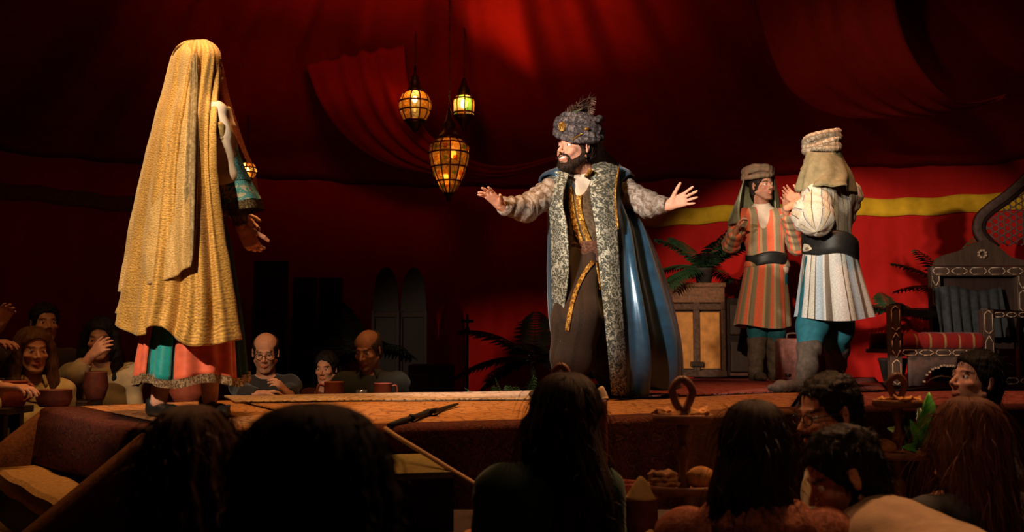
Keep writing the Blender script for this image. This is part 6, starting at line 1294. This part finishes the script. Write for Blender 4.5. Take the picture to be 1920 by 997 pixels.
# ------------------------------------------------------------ inlaid throne
def throne():
    D = 7.35; q = lambda x, y, dd=0: P(x, y, D + dd); base = S(1768, 728); root = thing('throne', 'tall inlaid wooden throne with a red striped seat and pierced arch crest', 'chair', (q(1790, 700)[0], 7.6, STAGE + .03)); z0 = STAGE + .03
    X = lambda px, dd=0: q(px, 600, dd)[0]; Z = lambda py, dd=0: q(1800, py, dd)[2]
    def post(px0, px1, ytop, ybot, dd, name, m='throne', dep=.07, inl=True):
        xa, xb = X(px0, dd), X(px1, dd); za = Z(ytop, dd); zb = max(z0, Z(ybot, dd)); g = G(); bx(g, ((xa + xb)/2, D + dd + dep/2, (za + zb)/2), (xb - xa, dep, za - zb)); o = g.build(name, M[m], root, False, bevel=.004)
        if inl: inlay(o, (xa + xb)/2, D + dd - .003, zb, za, xb - xa, True)
        return o
    def inlay(o, cx, y, a, b, w, vert):         # bone lozenge chain: open octagons and small crosses along the member
        L = b - a; n = max(1, int(round(L/(w*2.1)))); s = L/n; g = G(); r = .0042
        for k in range(n):
            u0 = a + k*s + .006; u1 = a + (k + 1)*s - .006; h = w*.34; c = min(h*.9, (u1 - u0)*.25)
            loop = [(u0, 0), (u0 + c, h), (u1 - c, h), (u1, 0), (u1 - c, -h), (u0 + c, -h), (u0, 0)] if k % 3 != 1 else [(u0, 0), ((u0*.7 + u1*.3), h), ((u0*.3 + u1*.7), h), (u1, 0), ((u0*.3 + u1*.7), -h), ((u0*.7 + u1*.3), -h), (u0, 0)]
            P3 = [npv(cx + v, y, u) if vert else npv(u, y, cx + v) for u, v in loop]
            for i in range(6): add_tube(g, [P3[i], P3[i + 1]], r, 4)
        g.build('inlay', M['inlay'], o)
    def rail(px0, px1, y0, y1, dd, name, m='throne', dep=.06, inl=True):
        xa, xb = X(px0, dd), X(px1, dd); za, zb = Z(y0, dd), Z(y1, dd); g = G(); bx(g, ((xa + xb)/2, D + dd + dep/2, (za + zb)/2), (xb - xa, dep, za - zb)); o = g.build(name, M[m], root, False, bevel=.004)
        if inl: inlay(o, (za + zb)/2, D + dd - .003, xa, xb, za - zb, False)
    post(1668, 1690, 572, 731, 0, 'front_post'); post(1843, 1864, 580, 731, .03, 'front_post')
    post(1748, 1766, 500, 575, .75, 'back_post'); post(1910, 1930, 500, 731, .75, 'back_post'); post(1748, 1766, 575, 740, .78, 'back_post', 'throned', inl=False)
    rail(1750, 1925, 499, 517, .74, 'back_rail'); rail(1688, 1846, 654, 668, .01, 'seat_rail')
    rail(1862, 1932, 584, 596, .06, 'arm_rail', 'throned'); rail(1880, 1935, 706, 722, .2, 'stretcher', 'throned')
    # arm rails run back from the front posts
    for px, dd in ((1679, 0), (1853, .03)):
        a = npv(X(px, dd), D + dd + .06, Z(578, dd)); b_ = npv(X(1757 if px < 1700 else 1920, .75), D + .76, Z(578, dd)); g = G(); d = nrm(b_ - a); sd = nrm(np.cross(d, [0, 0, 1]))*.025
        add_hex(g, [a - sd - [0, 0, .05], a + sd - [0, 0, .05], b_ + sd - [0, 0, .05], b_ - sd - [0, 0, .05]], [a - sd, a + sd, b_ + sd, b_ - sd]); g.build('armrest', M['throned'], root, False)
    # seat, cushion
    zs = Z(655, .02); xa, xb = X(1690, .02), X(1846, .02); g = G(); bx(g, ((xa + xb)/2 + .06, D + .42, zs - .015), (xb - xa + .12, .72, .03)); g.build('seat_board', M['throned'], root, False)
    u = np.linspace(0, 1, 30); rows = []
    for y, z in ((.02, 0), (-.005, .03), (-.005, .085), (.02, .112), (.1, .122), (.35, .125), (.66, .12), (.7, .0)): rows.append(np.c_[xa + .01 + (xb - xa - .02 + .14*max(0, y)/.7)*u, np.full(30, D + .03 + y), zs + z - .012*np.abs(np.sin(u*PI*9))**8*(z > .02) + 0*u])
    g = G(); add_sheet(g, rows, .01); g.build('seat_cushion', M['redcush'], root)
    # apron with a scalloped arch and little bone studs
    xa, xb = X(1700, .03), X(1842, .03); za = Z(668, .03); zb = Z(724, .03); n = 26; top = [npv(xa + (xb - xa)*k/n, D + .03, za) for k in range(n + 1)]; mid = (xa + xb)/2 + .0; arc_ = []
    for k in range(n + 1):
        x = xa + (xb - xa)*k/n; v = abs(x - mid)/((xb - xa)/2); h = math.sqrt(max(0, 1 - (v/.62)**2)) if v < .62 else 0; arc_.append(npv(x, D + .03, zb + (za - zb)*.62*h + .008*abs(math.sin(k*2.2))))
    g = G(); add_sheet(g, [top, [(a + b)/2 for a, b in zip(top, arc_)], arc_], .03); g.build('apron', M['lattice'], root)
    for k in range(4, n - 3): 
        a = arc_[k]; 
        if a[2] > zb + .02: g = G(); add_box(g, a + [0, -.02, .012], (.014, .012, .014)); g.build('stud', M['inlay'], root, False)
    # back panel and charcoal throw
    xa, xb = X(1766, .8), X(1912, .8); g = G(); bx(g, ((xa + xb)/2, D + .84, (Z(515, .8) + zs)/2), (xb - xa, .03, Z(515, .8) - zs)); g.build('back_panel', M['throned'], root, False)
    u = np.linspace(0, 1, 60); rows = []
    for f in np.linspace(0, 1, 12): rows.append(np.c_[X(1766, .6) + (X(1896, .6) - X(1766, .6))*u, D + .74 - .10*f - .018*np.sin(u*44 + f*1.5)*(.3 + f), np.full(60, Z(540, .7) + (Z(632, .5) - Z(540, .7))*f) + .02*np.sin(u*7)*(1 - f)])
    g = G(); add_sheet(g, rows, .012); g.build('throw_cloth', M['greydrape'], root)
    # carved crest: shoulder panel and the pierced arch
    cp = [(1752, 498), (1758, 484), (1776, 476), (1800, 470), (1822, 458), (1836, 452), (1850, 448), (1872, 462), (1896, 482), (1930, 490), (1930, 498)]
    g = G(); f_ = [q(x, y, .76) for x, y in cp]; b_ = [v + [0, .05, 0] for v in f_]; m_ = len(cp); a = np.arange(m_); g.add(f_ + b_, [np.c_[a, (a+1) % m_, (a+1) % m_ + m_, a + m_], a[None], a[None, ::-1] + m_]); g.build('crest_panel', M['throne'], root, False)
    ro = q(1841, 476, .75); g = G()
    for k in range(8): a = k*PI/4 + .39; add_box(g, ro + [.030*math.cos(a), -.006, .030*math.sin(a)], (.016, .014, .016), np.array([[math.cos(a), 0, -math.sin(a)], [0, 1, 0], [math.sin(a), 0, math.cos(a)]]))
    g.build('rosette', M['inlay'], root, False)
    path = catmull([q(*p) for p in ((1868, 470, .78), (1852, 455, .78), (1840, 440, .78), (1836, 425, .78), (1842, 405, .78), (1862, 386, .78), (1890, 366, .78), (1920, 340, .78), (1946, 318, .78), (1972, 340, .78), (2000, 366, .78), (2030, 386, .78), (2050, 405, .78), (2056, 425, .78), (2050, 445, .78), (2030, 470, .78))], 6)
    g = G(); t, A, B = frames(path); ins = npv(q(1946, 420, .78)) - path; ins = ins - t*(ins*t).sum(1, keepdims=True); ins /= np.linalg.norm(ins, axis=1, keepdims=True)
    rows = [path - ins*.035 + [0, y, 0] for y in (0,)] + [path + ins*.02, path + ins*.035 + [0, .02, 0], path + ins*.035 + [0, .05, 0], path - ins*.035 + [0, .06, 0], path - ins*.035]
    add_sheet(g, np.array(rows)); g.build('arch_frame', M['lattice'], root)
    g = G(); rows = [path + ins*.035 + [0, .02, 0], path + ins*.065 + [0, .024, 0], path + ins*.065 + [0, .045, 0], path + ins*.035 + [0, .05, 0]]; add_sheet(g, np.array(rows)); g.build('arch_lining', M['throned'], root)
    # six pointed lattice of bars
    cc = q(1946, 408, .81); inside = [npv(*(p + i*.06)) for p, i in zip(path, ins)]; poly_ = [(v[0], v[2]) for v in inside]
    def isin(x, z):
        r = False; j = len(poly_) - 1
        for i in range(len(poly_)):
            (xi, zi), (xj, zj) = poly_[i], poly_[j]
            if (zi > z) != (zj > z) and x < (xj - xi)*(z - zi)/(zj - zi) + xi: r = not r
            j = i
        return r
    g = G(); a0 = .20
    for fam in range(3):
        th = fam*PI/3 + PI/6; d = npv(math.cos(th), 0, math.sin(th)); n_ = npv(-math.sin(th), 0, math.cos(th))
        for k in range(-9, 10):
            for off in (-.024, .024):
                o0 = cc + n_*(k*a0*.5*1.0 + off); run = []
                for u in np.linspace(-.6, .6, 61):
                    p = o0 + d*u
                    if isin(p[0], p[2]): run.append(p)
                    elif len(run) > 1: add_tube(g, [run[0], run[-1]], .0048, 4); run = []
                    else: run = []
                if len(run) > 1: add_tube(g, [run[0], run[-1]], .0048, 4)
    g.build('lattice', M['lattice'], root)
throne()

# ------------------------------------------------------------ tables, tiered stands, food
def table(x0, x1, y0, y1, z, fl, label, apron=.08):
    t = thing('table', label, 'table', ((x0 + x1)/2, (y0 + y1)/2, fl)); g = G(); bx(g, ((x0 + x1)/2, (y0 + y1)/2, z - .018), (x1 - x0, y1 - y0, .036)); g.build('tabletop', M['tablewood'], t, False, bevel=.006)
    for sx in (x0 + .06, x1 - .06):
        for sy in (y0 + .06, y1 - .06): g = G(); bx(g, (sx, sy, (z - .036 + fl)/2), (.05, .05, z - .036 - fl)); g.build('leg', M['tablewood'], t, False, bevel=.005)
    g = G(); bx(g, ((x0 + x1)/2, y0 + .05, z - .036 - apron/2), (x1 - x0 - .14, .02, apron)); bx(g, ((x0 + x1)/2, y1 - .05, z - .036 - apron/2), (x1 - x0 - .14, .02, apron)); g.build('apron', M['tablewood'], t, False); return t
TA = .84
table(-.30, .84, 2.98, 3.72, TA, 0, 'long dark wooden table in front of the stage under the food stands')
table(1.14, 1.66, 3.46, 3.98, TA, 0, 'square dark table at the right under the second food stand')
table(-3.4, -2.50, 5.02, 5.30, 1.12, .28, 'narrow dark table under the large red pot at the left')
table(-3.0, -2.36, 5.62, 5.84, 1.12, .28, 'narrow dark table in front of the guest in beige')
table(-2.0, -.74, 6.40, 6.70, 1.06, .28, 'long dark table along the back edge of the stage before the bald men')
def pxz(y, d): return P(960, y, d)[2]
def tiered_stand(px, d, zt, tiers, loop_y, label, oval=(.022, .034), lean=0):
    x = P(px, 800, d)[0]; t = thing('tiered_stand', label, 'stand', (x, d, zt)); top = pxz(loop_y[1], d)
    g = G(); prof = [(0, zt), (.085, zt), (.08, zt + .02), (.03, zt + .035), (.018, zt + .06)]; z = zt + .08
    while z < top - .03: prof += [(.016 + .005*math.sin(z*70), z)]; z += .012
    prof += [(.015, top - .02), (.02, top - .012), (.013, top), (0, top + .004)]; add_lathe(g, (x, d, 0), prof, 16); g.build('pole', M['wood'], t)
    for i, (yy, r) in enumerate(tiers):
        zz = pxz(yy, d); g = G(); add_lathe(g, (x, d, zz), [(0, -.012), (r*.9, -.014), (r*1.0, -.008), (r*1.02, .012), (r*.97, .014), (r*.94, .002), (0, 0)], 40, squash=.8); g.build('tray', M['board'], t)
    zc = (pxz(loop_y[0], d) + top)/2; h = (pxz(loop_y[0], d) - top)/2; a = np.linspace(0, 2*PI, 37); g = G(); w = h*.60
    add_tube(g, [npv(x + w*math.sin(q)*(.85 + .15*math.cos(q) if math.cos(q) < 0 else 1 - .25*math.cos(q)**3), d, zc - h*.85*math.cos(q)*-1) for q in a], .0125, 8); g.build('loop_handle', M['wood'], t); return t
S1 = 3.15; S2 = 3.7; S3 = 3.66
tiered_stand(1280, S1, TA, [(915, .118), (784, .092)], (706, 772), 'two tier wooden stand with a loop handle in front of the stage centre right')
tiered_stand(1684, S2, TA, [(852, .105), (756, .088)], (700, 750), 'two tier wooden stand with bread at the right, near the bright green plant')
tiered_stand(1052, S3, TA, [(900, .11), (752, .092)], (682, 726), 'wooden stand with a loop handle behind the head of the woman in green')
def flatb(c, r, label, group, m='flatbread', seed=0, fold=0., name='flatbread'):
    rs = np.random.RandomState(seed); n = 26; th = np.linspace(0, 2*PI, n, endpoint=False); k = 1 + .08*np.sin(th*3 + seed) + .05*np.sin(th*7 + seed*2); rows = []
    for q, z in ((.02, .010), (.5, .012), (.85, .011), (1.0, .005), (.85, -.001), (.4, -.002), (.02, -.002)):
        w = .004*np.sin(th*4 + seed*1.3 + q*5) + .003*np.sin(th*9 + seed); rows.append(c + np.c_[r*q*k*np.cos(th), r*q*k*.8*np.sin(th), z + w*q + fold*(q*np.cos(th + seed))**2])
    g = G(); add_loft(g, rows); return tag(g.build(name, M[m], loc=c), label, 'bread', group)
def bun(c, r, label, m='bread', seed=0, name='bread_roll', sq=.72, group=None):
    g = G(); add_sdf(g, [ell_(np.array(c, float) + [0, 0, r*sq*.8], (r, r*.92, r*sq)), ell_(np.array(c, float) + [r*.45, 0, r*.5], (r*.55, r*.6, r*.45)), pl_(np.array(c, float), (0, 0, -1), .01)], r/9, r*.3, 1, r*.05, 60/(r/.05)*.5, seed); return tag(g.build(name, M[m], loc=c), label, 'bread', group)
def top_of(px, yy, d, dx=0, dy=0, lift=.012): return npv(P(px, yy, d)[0] + dx, d + dy, pxz(yy, d) + lift)
bA = 'flatbreads on the upper tray of the front stand'
for k, (dx, dy) in enumerate(((-.045, -.02), (.045, -.025), (-.055, .03), (.05, .035))): flatb(top_of(1280, 784, S1, dx, dy, .004 + .003*k), .036, ('front left', 'front right', 'back left', 'back right')[k] + ' torn flatbread on the upper tray of the front stand', bA, 'bread', k + 3, .012)
for k in range(6): flatb(top_of(1280, 915, S1, -.062 + .004*math.sin(k*2), -.01 + .008*math.cos(k*3), .003 + .0075*k), .045, ('lowest', 'second lowest', 'third lowest', 'third highest', 'second highest', 'topmost')[k] + ' flatbread in the stack on the lower front tray', 'stacked flatbreads on the lower front tray', 'flatbread', k, .004)
bun(top_of(1280, 915, S1, .055, -.012, .003), .046, 'round brown loaf on the right of the lower front tray', seed=4, name='loaf', sq=.8)
for k, (dx, dy) in enumerate(((-.045, 0), (.045, -.02), (.0, -.05))): flatb(top_of(1684, 756, S2, dx, dy, .004 + .003*k), .034, ('left', 'right', 'nearest')[k] + ' torn flatbread on the upper tray of the right wooden stand', 'flatbreads on the upper tray of the right stand', 'bread', k + 11, .012)
bun(top_of(1684, 852, S2, -.055, -.01, .003), .042, 'round golden loaf on the lower tray of the right wooden stand', seed=5, name='loaf')
flatb(top_of(1684, 852, S2, .02, -.03, .003), .05, 'wedge of golden bread beside the loaf on the lower right tray', None, 'bread', 9, .01)
flatb(top_of(1052, 752, S3, -.02, -.01, .003), .05, 'amber flatbread on the tray behind the head of the woman in green', None, 'bread', 14, .015)
flatb(top_of(1052, 752, S3, .03, .03, .012), .036, 'curled flatbread leaning by the loop handle behind the woman in green', None, 'bread', 15, .02)
def cone(c, w, h, label, m='paper', lean=(.0, 0), seed=0, name='folded_napkin', mouth=True):
    n = 14; rows = []; th = np.linspace(0, 2*PI, 28, endpoint=False)
    for t in np.linspace(0, 1, 8):
        r = w*(1 - t)**.8 + .004; cr = 1 + .10*np.sin(th*4 + seed)*(1 - t); rows.append(np.array(c, float) + np.c_[r*cr*np.cos(th) + lean[0]*t*h, r*.7*cr*np.sin(th) + lean[1]*t*h, h*t + .010*np.sin(th*2 + seed)*(t < .02) + 0*th])
    g = G(); add_loft(g, rows); return tag(g.build(name, M[m], loc=c), label, 'napkin')
def cup(c, r, h, label, m='claydark', cat='cup', name='clay_cup', handle=None, group=None, bulge=1.0):
    t = thing(name, label, cat, c, group); g = G(); add_lathe(g, c, [(0, 0), (r*.75, 0), (r*.85, h*.1), (r*bulge, h*.5), (r*.96, h*.95), (r*1.0, h), (r*.92, h), (r*.88, h*.9), (r*.85, h*.2), (0, h*.12)], 24); g.build('body', M[m], t)
    if handle is not None:
        d = nrm(npv(*handle, 0)); c = np.array(c, float); g = G(); add_tube(g, catmull([c + d*r*.9 + [0, 0, h*.8], c + d*(r*1.5) + [0, 0, h*.85], c + d*r*1.6 + [0, 0, h*.45], c + d*r*.88 + [0, 0, h*.2]], 6), h*.06, 7); g.build('handle', M[m], t)
    return t
p = npv(P(1206, 935, 3.12)[0], 3.12, TA); cup(p, .045, pxz(934, 3.12) - TA, 'dark clay beaker holding the upper yellow napkin'); cone(p + [0, 0, pxz(937, 3.12) - TA], .050, .072, 'yellow peaked napkin in the dark beaker below the front stand', lean=(-.1, 0), seed=2)
p = npv(P(1216, 980, 2.99)[0], 2.99, TA); cone(p, .058, .062, 'lower yellow folded napkin standing on the table edge', seed=5, lean=(.1, .0))
p = npv(P(1163, 940, 3.22)[0], 3.22, TA); cup(p, .062, pxz(903, 3.22) - TA, 'deep red clay bowl beside the yellow napkins', 'clay', 'bowl', 'clay_bowl'); bun(p + [-.028, -.01, pxz(903, 3.22) - TA - .012], .034, 'small golden roll on the rim of the red clay bowl', seed=8)
bun((P(1160, 985, 3.02)[0], 3.04, TA), .038, 'golden roll on the table left of the lower napkin', seed=9); bun((P(892, 990, 3.1)[0], 3.12, TA), .045, 'crusty bread piece on the table left of the woman in green', seed=10, sq=.5)
cone(top_of(1122, 748, 3.75, 0, 0, -.004), .034, .052, 'cream napkin peak right of the head of the woman in green', 'paperpale', (.25, 0), 3)
x = P(1122, 750, 3.75); cup((x[0], 3.75, TA), .034, pxz(748, 3.75) - TA, 'slim dark clay vase under the cream napkin peak', name='clay_vase', cat='vase')
bun((P(1598, 885, 3.5)[0] + .62, 3.55, TA), .05, 'bread roll on the right table by the woman with red brown hair', seed=12)
# left table and back table vessels
zl = 1.12
cup(npv(P(102, 740, 5.16)[0] - .0, 5.16, zl), .088, .085, 'wide dark red clay pot with a loop handle on the left table', 'claydark', 'pot', 'clay_pot', (-1, -.2))
cup(npv(P(22, 745, 5.14)[0], 5.14, zl), .075, .13, 'tall red clay jug by the sleeve at the lower left edge', 'clay', 'jug', 'clay_jug', (1, -.2))
cup(npv(P(180, 705, 5.72)[0], 5.72, zl), .062, .16, 'round red clay jug in front of the guest in beige', 'claydark', 'jug', 'clay_jug', None, None, 1.12)
cup(npv(P(352, 735, 6.45)[0], 6.45, 1.06), .10, .14, 'bright red clay jar seen between the feet of the veiled woman', 'clay', 'jar', 'clay_jar', None, None, 1.15)
cup(npv(P(626, 735, 6.46)[0], 6.46, 1.06), .064, .135, 'left of the two red clay mugs on the back table', 'clay', 'mug', 'clay_mug', (-1, -.3))
cup(npv(P(718, 735, 6.46)[0], 6.46, 1.06), .058, .125, 'right of the two red clay mugs on the back table', 'clay', 'mug', 'clay_mug', (1, .5))
g = G(); p = npv(P(678, 738, 6.42)[0], 6.42, 1.06); add_lathe(g, p, [(0, 0), (.03, 0), (.036, .085), (.033, .085), (.028, .008), (0, .006)], 20); tag(g.build('drinking_glass', M['glass'], loc=p), 'small clear glass between the two red mugs', 'glass')
